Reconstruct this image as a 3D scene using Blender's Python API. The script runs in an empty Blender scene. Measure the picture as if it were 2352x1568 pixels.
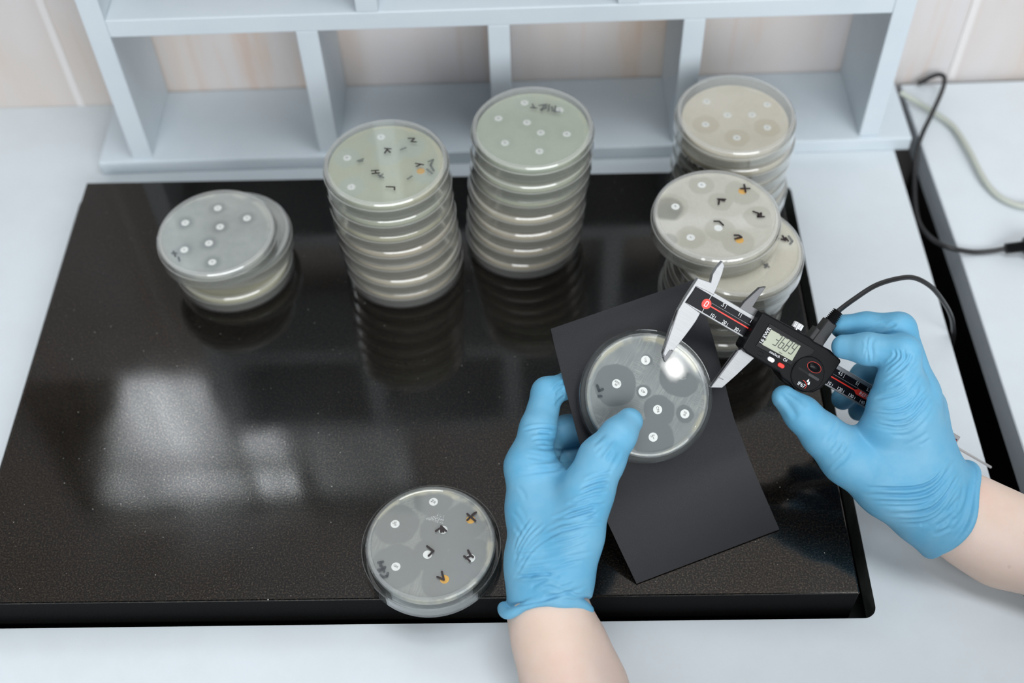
import bpy, bmesh, math, random
import numpy as np
from mathutils import Vector, Matrix
random.seed(7)
rng = np.random.default_rng(5)
SC = bpy.context.scene
COL = SC.collection

# ------------------------------------------------------------------ camera frame (metres; z = 0 is the slab top)
FPX = 2770.65
PITCH, ROLL, YAW = .90963, -.03862, -.02847
CAM = np.array([-.21354, -.35791, .7373])
_fw = np.array([math.sin(YAW)*math.cos(PITCH), math.cos(YAW)*math.cos(PITCH), -math.sin(PITCH)])
_rt = np.array([math.cos(YAW), -math.sin(YAW), 0.])
_up = np.cross(_rt, _fw)
CR = math.cos(ROLL)*_rt + math.sin(ROLL)*_up
CU = -math.sin(ROLL)*_rt + math.cos(ROLL)*_up
CF = _fw

def ray(px, py):
    return CF + CR*(px-1176)/FPX - CU*(py-784)/FPX
def at(px, py, d):
    """world point seen at a pixel of the photograph, d metres deep"""
    return CAM + ray(px, py)*d
def onz(px, py, z):
    v = ray(px, py)
    return CAM + v*((z-CAM[2])/v[2])
def onplane(px, py, p0, n):
    v = ray(px, py)
    return CAM + v*(((p0-CAM) @ n)/(v @ n))
def pix(P):
    d = np.asarray(P, float) - CAM
    z = d @ CF
    return 1176 + FPX*(d @ CR)/z, 784 - FPX*(d @ CU)/z

cam = bpy.data.cameras.new('camera')
cam.sensor_width = 36.0
cam.lens = FPX*36/2352
cam.clip_start = .02
cam.dof.use_dof = True
cam.dof.focus_distance = .80
cam.dof.aperture_fstop = 3.8
co = bpy.data.objects.new('camera', cam)
M = Matrix.Identity(4)
for i in range(3):
    M[i][0], M[i][1], M[i][2], M[i][3] = CR[i], CU[i], -CF[i], CAM[i]
co.matrix_world = M
COL.objects.link(co)
SC.camera = co

# ------------------------------------------------------------------ helpers
def tag(o, label=None, cat=None, group=None, kind=None):
    if label: o['label'] = label
    if cat: o['category'] = cat
    if group: o['group'] = group
    if kind: o['kind'] = kind
    return o

def empty(name, loc=(0, 0, 0), label=None, cat=None, group=None, mat=None):
    o = bpy.data.objects.new(name, None)
    o.empty_display_size = .02
    if mat is not None: o.matrix_world = mat
    else: o.location = loc
    COL.objects.link(o)
    return tag(o, label, cat, group)

def mesh_obj(name, verts, faces, mats, parent=None, smooth=False, auto=None, midx=None):
    me = bpy.data.meshes.new(name)
    me.from_pydata([tuple(map(float, v)) for v in verts], [], [tuple(map(int, f)) for f in faces])
    me.validate()
    if not isinstance(mats, (list, tuple)): mats = [mats]
    for m in mats: me.materials.append(m)
    if midx is not None and len(midx) == len(me.polygons):
        me.polygons.foreach_set('material_index', midx)
    o = bpy.data.objects.new(name, me)
    COL.objects.link(o)
    if parent: o.parent = parent
    finish(me, smooth, auto)
    return o

def finish(me, smooth=False, auto=None):
    bm = bmesh.new(); bm.from_mesh(me)
    bmesh.ops.recalc_face_normals(bm, faces=bm.faces)
    for f in bm.faces: f.smooth = bool(smooth or auto)
    if auto:
        for e in bm.edges:
            if len(e.link_faces) == 2 and e.calc_face_angle(0) > auto: e.smooth = False
    bm.to_mesh(me); bm.free()

def bm_obj(name, bm, mats, parent=None, smooth=False, auto=None):
    me = bpy.data.meshes.new(name)
    bm.to_mesh(me); bm.free()
    if not isinstance(mats, (list, tuple)): mats = [mats]
    for m in mats: me.materials.append(m)
    o = bpy.data.objects.new(name, me)
    COL.objects.link(o)
    if parent: o.parent = parent
    finish(me, smooth, auto)
    return o

def box_bm(bm, x0, x1, y0, y1, z0, z1, bevel=0., seg=2):
    r = bmesh.ops.create_cube(bm, size=1)
    vs = r['verts']
    for v in vs:
        v.co = Vector(((x0+x1)/2+v.co.x*(x1-x0), (y0+y1)/2+v.co.y*(y1-y0), (z0+z1)/2+v.co.z*(z1-z0)))
    if bevel > 0:
        es = list({e for v in vs for e in v.link_edges})
        bmesh.ops.bevel(bm, geom=es, offset=bevel, segments=seg, affect='EDGES', profile=.5)
    return bm

def prism_bm(bm, poly, z0, z1, bevel=0., seg=2):
    """closed outline in xy, extruded from z0 to z1"""
    vs = [bm.verts.new((p[0], p[1], z0)) for p in poly]
    f = bm.faces.new(vs)
    r = bmesh.ops.extrude_face_region(bm, geom=[f])
    top = [g for g in r['geom'] if isinstance(g, bmesh.types.BMVert)]
    for v in top: v.co.z = z1
    if bevel > 0:
        fs = {ff for v in top for ff in v.link_faces}
        topf = [ff for ff in fs if all(v in top for v in ff.verts)]
        es = [e for ff in topf for e in ff.edges]
        bmesh.ops.bevel(bm, geom=es, offset=bevel, segments=seg, affect='EDGES', profile=.5)
    return bm

def lathe(profile, n=96, closed=True):
    """profile of (r, z) points turned about z; a closed profile gives a solid ring"""
    V, F = [], []
    m = len(profile)
    for i in range(n):
        a = 2*math.pi*i/n
        for r, z in profile: V.append((r*math.cos(a), r*math.sin(a), z))
    for i in range(n):
        j = (i+1) % n
        for k in range(m if closed else m-1):
            l = (k+1) % m
            if profile[k][0] < 1e-7 and profile[l][0] < 1e-7: continue
            q = [i*m+k, j*m+k, j*m+l, i*m+l]
            F.append(q)
    return V, F

def lathe_obj(name, profile, mat, parent=None, n=96, closed=True, auto=.2):
    V, F = lathe(profile, n, closed)
    me = bpy.data.meshes.new(name)
    me.from_pydata(V, [], F)
    me.materials.append(mat)
    bm = bmesh.new(); bm.from_mesh(me)
    bmesh.ops.remove_doubles(bm, verts=bm.verts, dist=1e-7)
    bm.to_mesh(me); bm.free()
    o = bpy.data.objects.new(name, me); COL.objects.link(o)
    if parent: o.parent = parent
    finish(me, False, auto)
    return o

def smooth_path(pts, per=10):
    """Catmull-Rom through the points"""
    P = [np.array(p, float) for p in pts]
    P = [2*P[0]-P[1]] + P + [2*P[-1]-P[-2]]
    out = []
    for i in range(1, len(P)-2):
        for k in range(per):
            t = k/per
            a, b, c, d = P[i-1], P[i], P[i+1], P[i+2]
            out.append(.5*((2*b)+(c-a)*t+(2*a-5*b+4*c-d)*t*t+(3*b-a-3*c+d)*t**3))
    out.append(P[-2])
    return out

def tube(path, r, n=12, caps=True):
    path = [np.array(p, float) for p in path]
    V, F = [], []
    t0 = path[1]-path[0]; t0 /= np.linalg.norm(t0)
    u = np.cross(t0, [0.3, .2, 1.]); u /= np.linalg.norm(u)
    for i, p in enumerate(path):
        t = path[min(i+1, len(path)-1)]-path[max(i-1, 0)]
        t = t/(np.linalg.norm(t)+1e-12)
        u = u-(u @ t)*t; u /= np.linalg.norm(u)
        w = np.cross(t, u)
        rr = r[i] if hasattr(r, '__len__') else r
        for k in range(n):
            a = 2*math.pi*k/n
            V.append(p+rr*(math.cos(a)*u+math.sin(a)*w))
    for i in range(len(path)-1):
        for k in range(n):
            l = (k+1) % n
            F.append((i*n+k, i*n+l, (i+1)*n+l, (i+1)*n+k))
    if caps:
        F.append(tuple(range(n))); F.append(tuple((len(path)-1)*n+k for k in range(n)))
    return V, F

def text_data(body, size, extrude=.00005):
    """flat lettering as vertices and faces, centred on the origin"""
    cu = bpy.data.curves.new('lettering', 'FONT')
    cu.body = body; cu.size = size; cu.extrude = extrude
    cu.align_x = 'CENTER'; cu.align_y = 'CENTER'; cu.resolution_u = 3
    o = bpy.data.objects.new('lettering', cu); COL.objects.link(o)
    dg = bpy.context.evaluated_depsgraph_get()
    me = o.evaluated_get(dg).to_mesh()
    V = [tuple(v.co) for v in me.vertices]; F = [tuple(p.vertices) for p in me.polygons]
    o.evaluated_get(dg).to_mesh_clear()
    bpy.data.objects.remove(o); bpy.data.curves.remove(cu)
    return V, F

class Soup:
    """collects pieces of one part into a single mesh"""
    def __init__(s): s.V, s.F = [], []
    def add(s, V, F):
        b = len(s.V); s.V += [tuple(v) for v in V]; s.F += [tuple(i+b for i in f) for f in F]
    def text(s, body, size, x, y, z, ang=0., sx=1.):
        V, F = text_data(body, size)
        c, n = math.cos(ang), math.sin(ang)
        s.add([(x+sx*v[0]*c-v[1]*n, y+sx*v[0]*n+v[1]*c, z+v[2]) for v in V], F)
    def rect(s, x0, x1, y0, y1, z0, z1):
        V = [(x, y, z) for z in (z0, z1) for y in (y0, y1) for x in (x0, x1)]
        s.add(V, [(0, 2, 3, 1), (4, 5, 7, 6), (0, 1, 5, 4), (1, 3, 7, 5), (3, 2, 6, 7), (2, 0, 4, 6)])
    def prism(s, poly, z0, z1):
        n = len(poly)
        s.add([(p[0], p[1], z0) for p in poly]+[(p[0], p[1], z1) for p in poly],
              [tuple(range(n))[::-1], tuple(range(n, 2*n))]+[(i, (i+1) % n, n+(i+1) % n, n+i) for i in range(n)])
    def stroke(s, pts, w, z0, z1):
        """a pen stroke with round ends along a polyline"""
        for i in range(len(pts)-1):
            a, b = np.array(pts[i][:2], float), np.array(pts[i+1][:2], float)
            t = (b-a)/(np.linalg.norm(b-a)+1e-9); ang = math.atan2(t[1], t[0])
            poly = [a+w/2*np.array([math.cos(ang+q), math.sin(ang+q)]) for q in np.linspace(math.pi/2, 1.5*math.pi, 7)]
            poly += [b+w/2*np.array([math.cos(ang+q), math.sin(ang+q)]) for q in np.linspace(-math.pi/2, math.pi/2, 7)]
            s.prism([tuple(p) for p in poly], z0, z1+i*2e-6)
    def obj(s, name, mat, parent=None, auto=None):
        return mesh_obj(name, s.V, s.F, mat, parent, auto=auto)

# ------------------------------------------------------------------ materials
def srgb(r, g, b):
    f = lambda c: (c/255/12.92) if c/255 <= .04045 else ((c/255+.055)/1.055)**2.4
    return (f(r), f(g), f(b), 1.)

class NT:
    def __init__(s, name):
        s.m = bpy.data.materials.new(name); s.m.use_nodes = True
        s.t = s.m.node_tree; s.t.nodes.clear()
        s.out = s.t.nodes.new('ShaderNodeOutputMaterial')
    def n(s, typ, **kw):
        nd = s.t.nodes.new(typ)
        for k, v in kw.items():
            if k.startswith('i_'):
                key = k[2:]
                nd.inputs[int(key) if key.isdigit() else key.replace('_', ' ')].default_value = v
            else: setattr(nd, k, v)
        return nd
    def l(s, a, b): s.t.links.new(a, b)
    def math(s, op, a, b=None, clamp=False):
        nd = s.n('ShaderNodeMath', operation=op, use_clamp=clamp)
        for i, v in enumerate((a, b)):
            if v is None: continue
            if isinstance(v, (int, float)): nd.inputs[i].default_value = v
            else: s.l(v, nd.inputs[i])
        return nd.outputs[0]
    def mix(s, fac, a, b):
        nd = s.n('ShaderNodeMix', data_type='RGBA')
        for sock, v in ((nd.inputs[0], fac), (nd.inputs[6], a), (nd.inputs[7], b)):
            if isinstance(v, (int, float, tuple)): sock.default_value = v
            else: s.l(v, sock)
        return nd.outputs[2]
    def ramp(s, fac, stops):
        nd = s.n('ShaderNodeValToRGB')
        el = nd.color_ramp.elements
        while len(el) < len(stops): el.new(.5)
        for e, (p, c) in zip(el, stops): e.position = p; e.color = c
        s.l(fac, nd.inputs[0]); return nd.outputs[0]
    def maprange(s, v, a, b, c=0., d=1., smooth=True):
        nd = s.n('ShaderNodeMapRange', interpolation_type='SMOOTHSTEP' if smooth else 'LINEAR')
        s.l(v, nd.inputs[0])
        for i, x in zip((1, 2, 3, 4), (a, b, c, d)): nd.inputs[i].default_value = x
        return nd.outputs[0]
    def noise(s, vec, scale, detail=3., rough=.5, dist=0.):
        nd = s.n('ShaderNodeTexNoise', i_Scale=scale, i_Detail=detail, i_Roughness=rough, i_Distortion=dist)
        if vec is not None: s.l(vec, nd.inputs['Vector'])
        return nd.outputs['Fac']
    def mapping(s, vec, scale=(1, 1, 1), rot=(0, 0, 0), loc=(0, 0, 0)):
        nd = s.n('ShaderNodeMapping')
        nd.inputs['Scale'].default_value = scale; nd.inputs['Rotation'].default_value = rot; nd.inputs['Location'].default_value = loc
        s.l(vec, nd.inputs['Vector']); return nd.outputs[0]
    def coord(s): return s.n('ShaderNodeTexCoord').outputs['Object']

def schlick(t, f0):
    """reflectance of a thin clear sheet, the same from either side"""
    g = t.n('ShaderNodeNewGeometry')
    d = t.n('ShaderNodeVectorMath', operation='DOT_PRODUCT'); t.l(g.outputs['Normal'], d.inputs[0]); t.l(g.outputs['Incoming'], d.inputs[1])
    c = t.math('SUBTRACT', 1., t.math('ABSOLUTE', d.outputs['Value']), True)
    return t.math('ADD', t.math('MULTIPLY', t.math('POWER', c, 5.), 1-f0), f0)

def pbr(name, col, rough=.5, metal=0., spec=.5, noise=None, bump=None, coat=0., sss=0.):
    t = NT(name)
    b = t.n('ShaderNodeBsdfPrincipled')
    b.inputs['Roughness'].default_value = rough
    b.inputs['Metallic'].default_value = metal
    b.inputs['Specular IOR Level'].default_value = spec
    b.inputs['Coat Weight'].default_value = coat
    c = t.coord()
    if noise:   # (scale, darker colour)
        t.l(t.mix(t.maprange(t.noise(c, noise[0], 4), .35, .65), col, noise[1]), b.inputs['Base Color'])
    else: b.inputs['Base Color'].default_value = col
    if bump:    # (scale, strength, distance)
        bp = t.n('ShaderNodeBump', i_Strength=bump[1], i_Distance=bump[2])
        t.l(t.noise(c, bump[0], 3), bp.inputs['Height']); t.l(bp.outputs[0], b.inputs['Normal'])
    if sss:
        b.inputs['Subsurface Weight'].default_value = sss
        b.inputs['Subsurface Radius'].default_value = (.008, .004, .002)
        b.inputs['Subsurface Scale'].default_value = .5
    t.l(b.outputs[0], t.out.inputs[0])
    return t.m

def plastic(name, haze=.05, tint=(.985, .99, .985, 1), rough=.06, hazecol=(.85, .9, .9, 1), gain=1., rim_light=None):
    """thin clear polystyrene: see-through, Fresnel gloss, a trace of scatter from scuffs"""
    t = NT(name)
    tr = t.n('ShaderNodeBsdfTransparent', i_Color=tint)
    gl = t.n('ShaderNodeBsdfGlossy', i_Roughness=rough, i_Color=(1, 1, 1, 1))
    df = t.n('ShaderNodeBsdfDiffuse', i_Color=hazecol)
    tl = t.n('ShaderNodeBsdfTranslucent', i_Color=hazecol)
    dm = t.n('ShaderNodeMixShader', i_0=.5); t.l(df.outputs[0], dm.inputs[1]); t.l(tl.outputs[0], dm.inputs[2])
    m1 = t.n('ShaderNodeMixShader')
    c = t.coord()
    hz = t.math('MULTIPLY', t.maprange(t.noise(c, 900, 3, .6), .25, .75, .75, 1.25), haze)
    if rim_light:        # bright rim highlights put in as pale haze on the ridges: (radius, z below, z above, strength)
        sep = t.n('ShaderNodeSeparateXYZ'); t.l(c, sep.inputs[0])
        cmb = t.n('ShaderNodeCombineXYZ'); t.l(sep.outputs[0], cmb.inputs[0]); t.l(sep.outputs[1], cmb.inputs[1])
        ln = t.n('ShaderNodeVectorMath', operation='LENGTH'); t.l(cmb.outputs[0], ln.inputs[0])
        r0, zb, za, st = rim_light
        band = t.math('MAXIMUM', t.maprange(sep.outputs[2], zb+.0003, zb-.0003), t.maprange(sep.outputs[2], za-.0003, za+.0003))
        hz = t.math('ADD', hz, t.math('MULTIPLY', t.math('MULTIPLY', band, t.maprange(ln.outputs['Value'], r0-.0004, r0+.0004)), st), True)
    t.l(hz, m1.inputs[0])
    t.l(tr.outputs[0], m1.inputs[1]); t.l(dm.outputs[0], m1.inputs[2])
    m2 = t.n('ShaderNodeMixShader')
    t.l(t.math('MULTIPLY', schlick(t, .036), gain, True), m2.inputs[0])
    t.l(m1.outputs[0], m2.inputs[1]); t.l(gl.outputs[0], m2.inputs[2])
    t.l(m2.outputs[0], t.out.inputs[0])
    return t.m

def agar(name, lawn, clear, a_lawn, a_clear, zones=(), streak=None, rim=None, rim_r=.0405, seed=0., soft=.0012, thin=()):
    """agar gel: bacterial lawn with clear rings round the discs; colours are the gel's own"""
    t = NT(name)
    c = t.coord()
    sep = t.n('ShaderNodeSeparateXYZ'); t.l(c, sep.inputs[0])
    cmb = t.n('ShaderNodeCombineXYZ'); t.l(sep.outputs[0], cmb.inputs[0]); t.l(sep.outputs[1], cmb.inputs[1])
    flat = cmb.outputs[0]
    wob = t.n('ShaderNodeTexNoise', i_Scale=90., i_Detail=2.)
    t.l(flat, wob.inputs['Vector'])
    wv = t.n('ShaderNodeVectorMath', operation='SCALE', i_Scale=.0035); t.l(wob.outputs['Color'], wv.inputs[0])
    wa = t.n('ShaderNodeVectorMath', operation='ADD'); t.l(flat, wa.inputs[0]); t.l(wv.outputs[0], wa.inputs[1])
    fac = None
    for (x, y, r) in zones:
        d = t.n('ShaderNodeVectorMath', operation='DISTANCE')
        t.l(wa.outputs[0], d.inputs[0]); d.inputs[1].default_value = (x+.00175, y+.00175, .00175)
        f = t.maprange(d.outputs['Value'], r-soft, r+soft)
        fac = f if fac is None else t.math('MULTIPLY', fac, f)
    cloud = t.maprange(t.noise(t.mapping(flat, loc=(seed, seed*.7, 0)), 45, 4, .6), .3, .7, .55, 1.)
    if streak:
        acc = None
        for ang, sc in streak:
            mv = t.mapping(t.mapping(wa.outputs[0], rot=(0, 0, ang)), scale=(sc, sc*.045, 1), loc=(seed*3+ang, seed, 0))
            reg = t.maprange(t.noise(t.mapping(flat, loc=(ang*2, seed, 0)), 38, 1), .42, .58)
            s1 = t.math('ADD', t.math('MULTIPLY', t.math('SUBTRACT', t.maprange(t.noise(mv, 1., 3, .65), .35, .7, .25, 1.1), .55), reg), .55)
            acc = s1 if acc is None else t.math('MAXIMUM', acc, s1)
        cloud = t.math('MULTIPLY', cloud, acc)
    fac = cloud if fac is None else t.math('MULTIPLY', fac, cloud)
    col = t.mix(fac, clear, lawn)
    al = t.math('ADD', t.math('MULTIPLY', fac, a_lawn-a_clear), a_clear)
    if rim:
        ln = t.n('ShaderNodeVectorMath', operation='LENGTH'); t.l(wa.outputs[0], ln.inputs[0])
        rf = t.math('MULTIPLY', t.maprange(ln.outputs['Value'], rim_r, rim_r+.003), t.maprange(t.noise(t.mapping(flat, loc=(seed+2, 0, 0)), 60, 3), .35, .6))
        col = t.mix(rf, col, rim)
        al = t.math('ADD', al, t.math('MULTIPLY', rf, .35), True)
    for (x, y, r, k) in thin:     # patches where the gel is clear enough to look through
        d = t.n('ShaderNodeVectorMath', operation='DISTANCE'); t.l(wa.outputs[0], d.inputs[0]); d.inputs[1].default_value = (x+.00175, y+.00175, .00175)
        al = t.math('MULTIPLY', al, t.maprange(d.outputs['Value'], r*.75, r*1.1, k, 1.))
    df = t.n('ShaderNodeBsdfDiffuse'); t.l(col, df.inputs[0])
    tl = t.n('ShaderNodeBsdfTranslucent'); t.l(col, tl.inputs[0])
    dm = t.n('ShaderNodeMixShader', i_0=.22); t.l(df.outputs[0], dm.inputs[1]); t.l(tl.outputs[0], dm.inputs[2])
    tr = t.n('ShaderNodeBsdfTransparent', i_Color=(.97, .97, .94, 1))
    m = t.n('ShaderNodeMixShader'); t.l(al, m.inputs[0]); t.l(tr.outputs[0], m.inputs[1]); t.l(dm.outputs[0], m.inputs[2])
    gl = t.n('ShaderNodeBsdfGlossy', i_Roughness=.10)
    m2 = t.n('ShaderNodeMixShader'); t.l(schlick(t, .008), m2.inputs[0]); t.l(m.outputs[0], m2.inputs[1]); t.l(gl.outputs[0], m2.inputs[2])
    t.l(m2.outputs[0], t.out.inputs[0])
    return t.m

def granite():
    t = NT('black_granite')
    c = t.coord()
    b = t.n('ShaderNodeBsdfPrincipled')
    grain = t.maprange(t.noise(c, 850, 4, .75), .46, .70)
    tintn = t.maprange(t.noise(c, 380, 2), .40, .60)
    base = t.mix(grain, (.0024, .0024, .0027, 1), (.024, .0205, .0155, 1))
    base = t.mix(t.math('MULTIPLY', grain, t.math('MULTIPLY', tintn, .6)), base, (.040, .024, .013, 1))
    patch = t.maprange(t.noise(c, 9, 3), .3, .7, .65, 1.1)
    hs = t.n('ShaderNodeHueSaturation'); t.l(base, hs.inputs['Color']); t.l(patch, hs.inputs['Value'])
    sp = t.maprange(t.noise(t.mapping(c, loc=(3, 5, 1)), 520, 1.5, .4), .775, .80)
    t.l(t.mix(sp, hs.outputs[0], (.36, .36, .33, 1)), b.inputs['Base Color'])
    t.l(t.maprange(t.noise(c, 14, 4), .3, .7, .07, .13), b.inputs['Roughness'])
    t.l(t.maprange(grain, 0, 1, .44, 1.25, False), b.inputs['Specular IOR Level'])
    t.l(t.mix(grain, (1, 1, 1, 1), (1., .84, .64, 1)), b.inputs['Specular Tint'])
    bp = t.n('ShaderNodeBump', i_Strength=.03, i_Distance=.0003); t.l(t.noise(c, 700, 2), bp.inputs['Height']); t.l(bp.outputs[0], b.inputs['Normal'])
    t.l(b.outputs[0], t.out.inputs[0]); return t.m

def marble():
    t = NT('pink_veined_wall_panel')
    c = t.coord()
    b = t.n('ShaderNodeBsdfPrincipled', i_Roughness=.6)
    b.inputs['Specular IOR Level'].default_value = .2
    v1 = t.noise(t.mapping(c, scale=(16, 1, 2.6), rot=(0, .12, 0)), 1.2, 4, .6, .7)
    vein = t.maprange(v1, .50, .74)
    v2 = t.noise(t.mapping(c, scale=(5, 1, 1.7), loc=(4, 0, 2)), 1.4, 3, .5, .5)
    cloud = t.maprange(v2, .32, .68)
    base = t.mix(cloud, srgb(206, 197, 190), srgb(212, 208, 208))
    base = t.mix(t.math('MULTIPLY', vein, .42), base, srgb(207, 170, 138))
    fine = t.maprange(t.noise(t.mapping(c, scale=(60, 1, 3)), 1., 3), .58, .75)
    base = t.mix(t.math('MULTIPLY', fine, .22), base, srgb(198, 146, 112))
    t.l(base, b.inputs['Base Color'])
    t.l(b.outputs[0], t.out.inputs[0]); return t.m

def laminate(name, col, col2):
    t = NT(name)
    c = t.coord()
    b = t.n('ShaderNodeBsdfPrincipled', i_Roughness=.42)
    f = t.maprange(t.noise(c, 22, 5, .6), .35, .65)
    t.l(t.mix(f, col, col2), b.inputs['Base Color'])
    bp = t.n('ShaderNodeBump', i_Strength=.06, i_Distance=.0002); t.l(t.noise(c, 1500, 2), bp.inputs['Height']); t.l(bp.outputs[0], b.inputs['Normal'])
    t.l(b.outputs[0], t.out.inputs[0]); return t.m

def nitrile():
    t = NT('blue_nitrile')
    c = t.coord()
    b = t.n('ShaderNodeBsdfPrincipled', i_Roughness=.52)
    b.inputs['Specular IOR Level'].default_value = .42
    f = t.maprange(t.noise(c, 38, 4, .6), .3, .7)
    t.l(t.mix(f, (.115, .385, .60, 1), (.17, .43, .62, 1)), b.inputs['Base Color'])
    h = t.math('ADD', t.math('MULTIPLY', t.noise(c, 210, 4, .6, .6), .6), t.math('MULTIPLY', t.noise(c, 2600, 2), .05))
    bp = t.n('ShaderNodeBump', i_Strength=.22, i_Distance=.0012); t.l(h, bp.inputs['Height']); t.l(bp.outputs[0], b.inputs['Normal'])
    t.l(b.outputs[0], t.out.inputs[0]); return t.m

def skin():
    t = NT('fair_skin')
    c = t.coord()
    b = t.n('ShaderNodeBsdfPrincipled', i_Roughness=.5)
    f = t.maprange(t.noise(c, 26, 4, .6), .3, .7)
    base = t.mix(f, srgb(222, 197, 180), srgb(227, 204, 192))
    g = t.maprange(t.noise(t.mapping(c, loc=(2, 1, 4)), 14, 3), .55, .75)
    base = t.mix(t.math('MULTIPLY', g, .5), base, srgb(224, 182, 166))
    mole = t.maprange(t.noise(t.mapping(c, loc=(7, 3, 1)), 130, 0), .80, .83)
    base = t.mix(t.math('MULTIPLY', mole, .15), base, srgb(150, 105, 90))
    t.l(base, b.inputs['Base Color'])
    b.inputs['Subsurface Weight'].default_value = .25
    b.inputs['Subsurface Radius'].default_value = (.010, .004, .002)
    b.inputs['Subsurface Scale'].default_value = .5
    bp = t.n('ShaderNodeBump', i_Strength=.12, i_Distance=.0005); t.l(t.noise(c, 900, 3, .6), bp.inputs['Height']); t.l(bp.outputs[0], b.inputs['Normal'])
    t.l(b.outputs[0], t.out.inputs[0]); return t.m

def brushed():
    t = NT('brushed_steel')
    c = t.coord()
    b = t.n('ShaderNodeBsdfPrincipled', i_Metallic=1.)
    f = t.noise(t.mapping(c, scale=(60, 2600, 1)), 1., 3, .6)
    t.l(t.mix(f, (.34, .345, .355, 1), (.50, .505, .515, 1)), b.inputs['Base Color'])
    b.inputs['Roughness'].default_value = .52
    bp = t.n('ShaderNodeBump', i_Strength=.12, i_Distance=.0002); t.l(f, bp.inputs['Height']); t.l(bp.outputs[0], b.inputs['Normal'])
    t.l(b.outputs[0], t.out.inputs[0]); return t.m

def emis(name, col, s):
    t = NT(name)
    e = t.n('ShaderNodeEmission', i_Color=col, i_Strength=s)
    t.l(e.outputs[0], t.out.inputs[0]); return t.m

MT = dict(
    granite=granite(), sawn=pbr('matt_black_granite_side', (.0028, .0028, .0032, 1), .6, spec=.06, noise=(900, (.006, .006, .006, 1))), wall=marble(),
    counter=laminate('pale_blue_white_laminate', srgb(214, 221, 225), srgb(217, 224, 229)),
    shelf=laminate('pale_grey_shelf_laminate', srgb(209, 219, 226), srgb(213, 222, 228)),
    edge=pbr('grey_table_edge', srgb(206, 212, 217), .5),
    cut=pbr('grey_cutout_edging', srgb(122, 126, 122), .5, noise=(60, srgb(100, 104, 100))),
    dark=pbr('gap_shade_black', (.012, .012, .013, 1), .6),  # near black: the shade in the gaps is put into the colour
    floor=pbr('dark_floor', (.05, .048, .046, 1), .6),
    seam=pbr('white_wall_joint', srgb(224, 220, 218), .5),
    ps=plastic('clear_polystyrene', .10, hazecol=(.92, .92, .90, 1), gain=1.7, rim_light=(.0427, -.01, .0155, .34)), psl=plastic('clear_lid_polystyrene', .08, hazecol=(.92, .92, .88, 1), gain=1.9, rim_light=(.0440, .0012, .0108, .30)),
    psc=plastic('clean_polystyrene', .022, gain=1.8, rough=.022, rim_light=(.0404, .0012, .0156, .20)),
    paper=pbr('black_card', (.0060, .0064, .0095, 1), .38, spec=.31, bump=(2600, .25, .0004)),
    steel=brushed(), steel2=pbr('polished_steel', (.80, .80, .81, 1), .42, 1.),
    dsteel=pbr('dark_bevelled_steel', (.15, .15, .155, 1), .45, 1.),
    blk=pbr('black_caliper_plastic', (.0045, .0045, .0052, 1), .45, spec=.16, bump=(3000, .15, .0002)),
    blk2=pbr('black_caliper_panel', (.004, .004, .005, 1), .3, spec=.2),
    scale=pbr('black_scale_plate', (.0045, .0045, .007, 1), .4, spec=.18),
    red=pbr('red_print', (.80, .035, .02, 1), .4), white=pbr('white_print', (.85, .86, .88, 1), .45),
    grey=pbr('grey_print', (.30, .30, .31, 1), .5),
    lcd=pbr('lcd_glass', srgb(166, 170, 150), .2), seg=pbr('lcd_segment', (.035, .045, .035, 1), .3),
    rubber=pbr('black_rubber', (.012, .012, .013, 1), .42),
    wcable=pbr('grey_white_cable', srgb(188, 192, 182), .5),
    disc=pbr('white_paper_disc', (.86, .87, .85, 1), .8), ydisc=pbr('orange_paper_disc', srgb(228, 172, 66), .8),
    ink=pbr('black_marker', (.016, .007, .008, 1), .45), fink=plastic('faded_marker', .42, (1, 1, 1, 1), .5, (.07, .09, .11, 1), .2),
    dprint=pbr('disc_print', (.06, .055, .05, 1), .7),
    glove=nitrile(), skin=skin(), coat=pbr('white_coat_cloth', (.72, .74, .76, 1), .85),
)
# ------------------------------------------------------------------ the setting
HC = -.0276            # worktop height below the slab top
SROT = .01696          # the shelf and the wall stand one degree off the slab
cs, sn = math.cos(SROT), math.sin(SROT)
def SF(x, y, z=0.):    # shelf frame to world
    return (x*cs-y*sn, x*sn+y*cs, z)
YW = .543              # wall plane in the shelf frame
ZF = -.80              # floor

def sbox(name, x0, x1, y0, y1, z0, z1, mat, parent=None, bevel=.0008):
    bm = bmesh.new(); box_bm(bm, x0, x1, y0, y1, z0, z1, bevel)
    return bm_obj(name, bm, mat, parent)

# floor
fl = sbox('floor', -2.4, 2.4, -2.2, .70, ZF-.05, ZF, MT['floor'], bevel=0); tag(fl, 'dark floor seen down the gap between the tables', 'floor', kind='structure')
# back wall with a window opening above the worktop, left of the shelf
WX0, WX1, WZ0, WZ1 = -.875, -.37, .470, .850
bm = bmesh.new()
for (x0, x1, z0, z1) in ((-2.4, WX0, ZF, 2.0), (WX1, 2.4, ZF, 2.0), (WX0, WX1, ZF, WZ0), (WX0, WX1, WZ1, 2.0)):
    box_bm(bm, x0, x1, YW, YW+.10, z0, z1)
wl = bm_obj('wall_back', bm, MT['wall']); wl.rotation_euler.z = SROT
tag(wl, 'pinkish white wall panelling with tan veins behind the shelf', 'wall', kind='structure')
for k, x in enumerate((-.634, .198, -1.43, 1.01)):
    sm = sbox('trim_%d' % (k+1), x-.0035, x+.0035, YW-.0012, YW+.001, HC, .45, MT['seam'], bevel=.0004); sm.rotation_euler.z = SROT
    tag(sm, 'white vertical joint strip in the wall panelling', 'trim', kind='structure')
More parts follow.
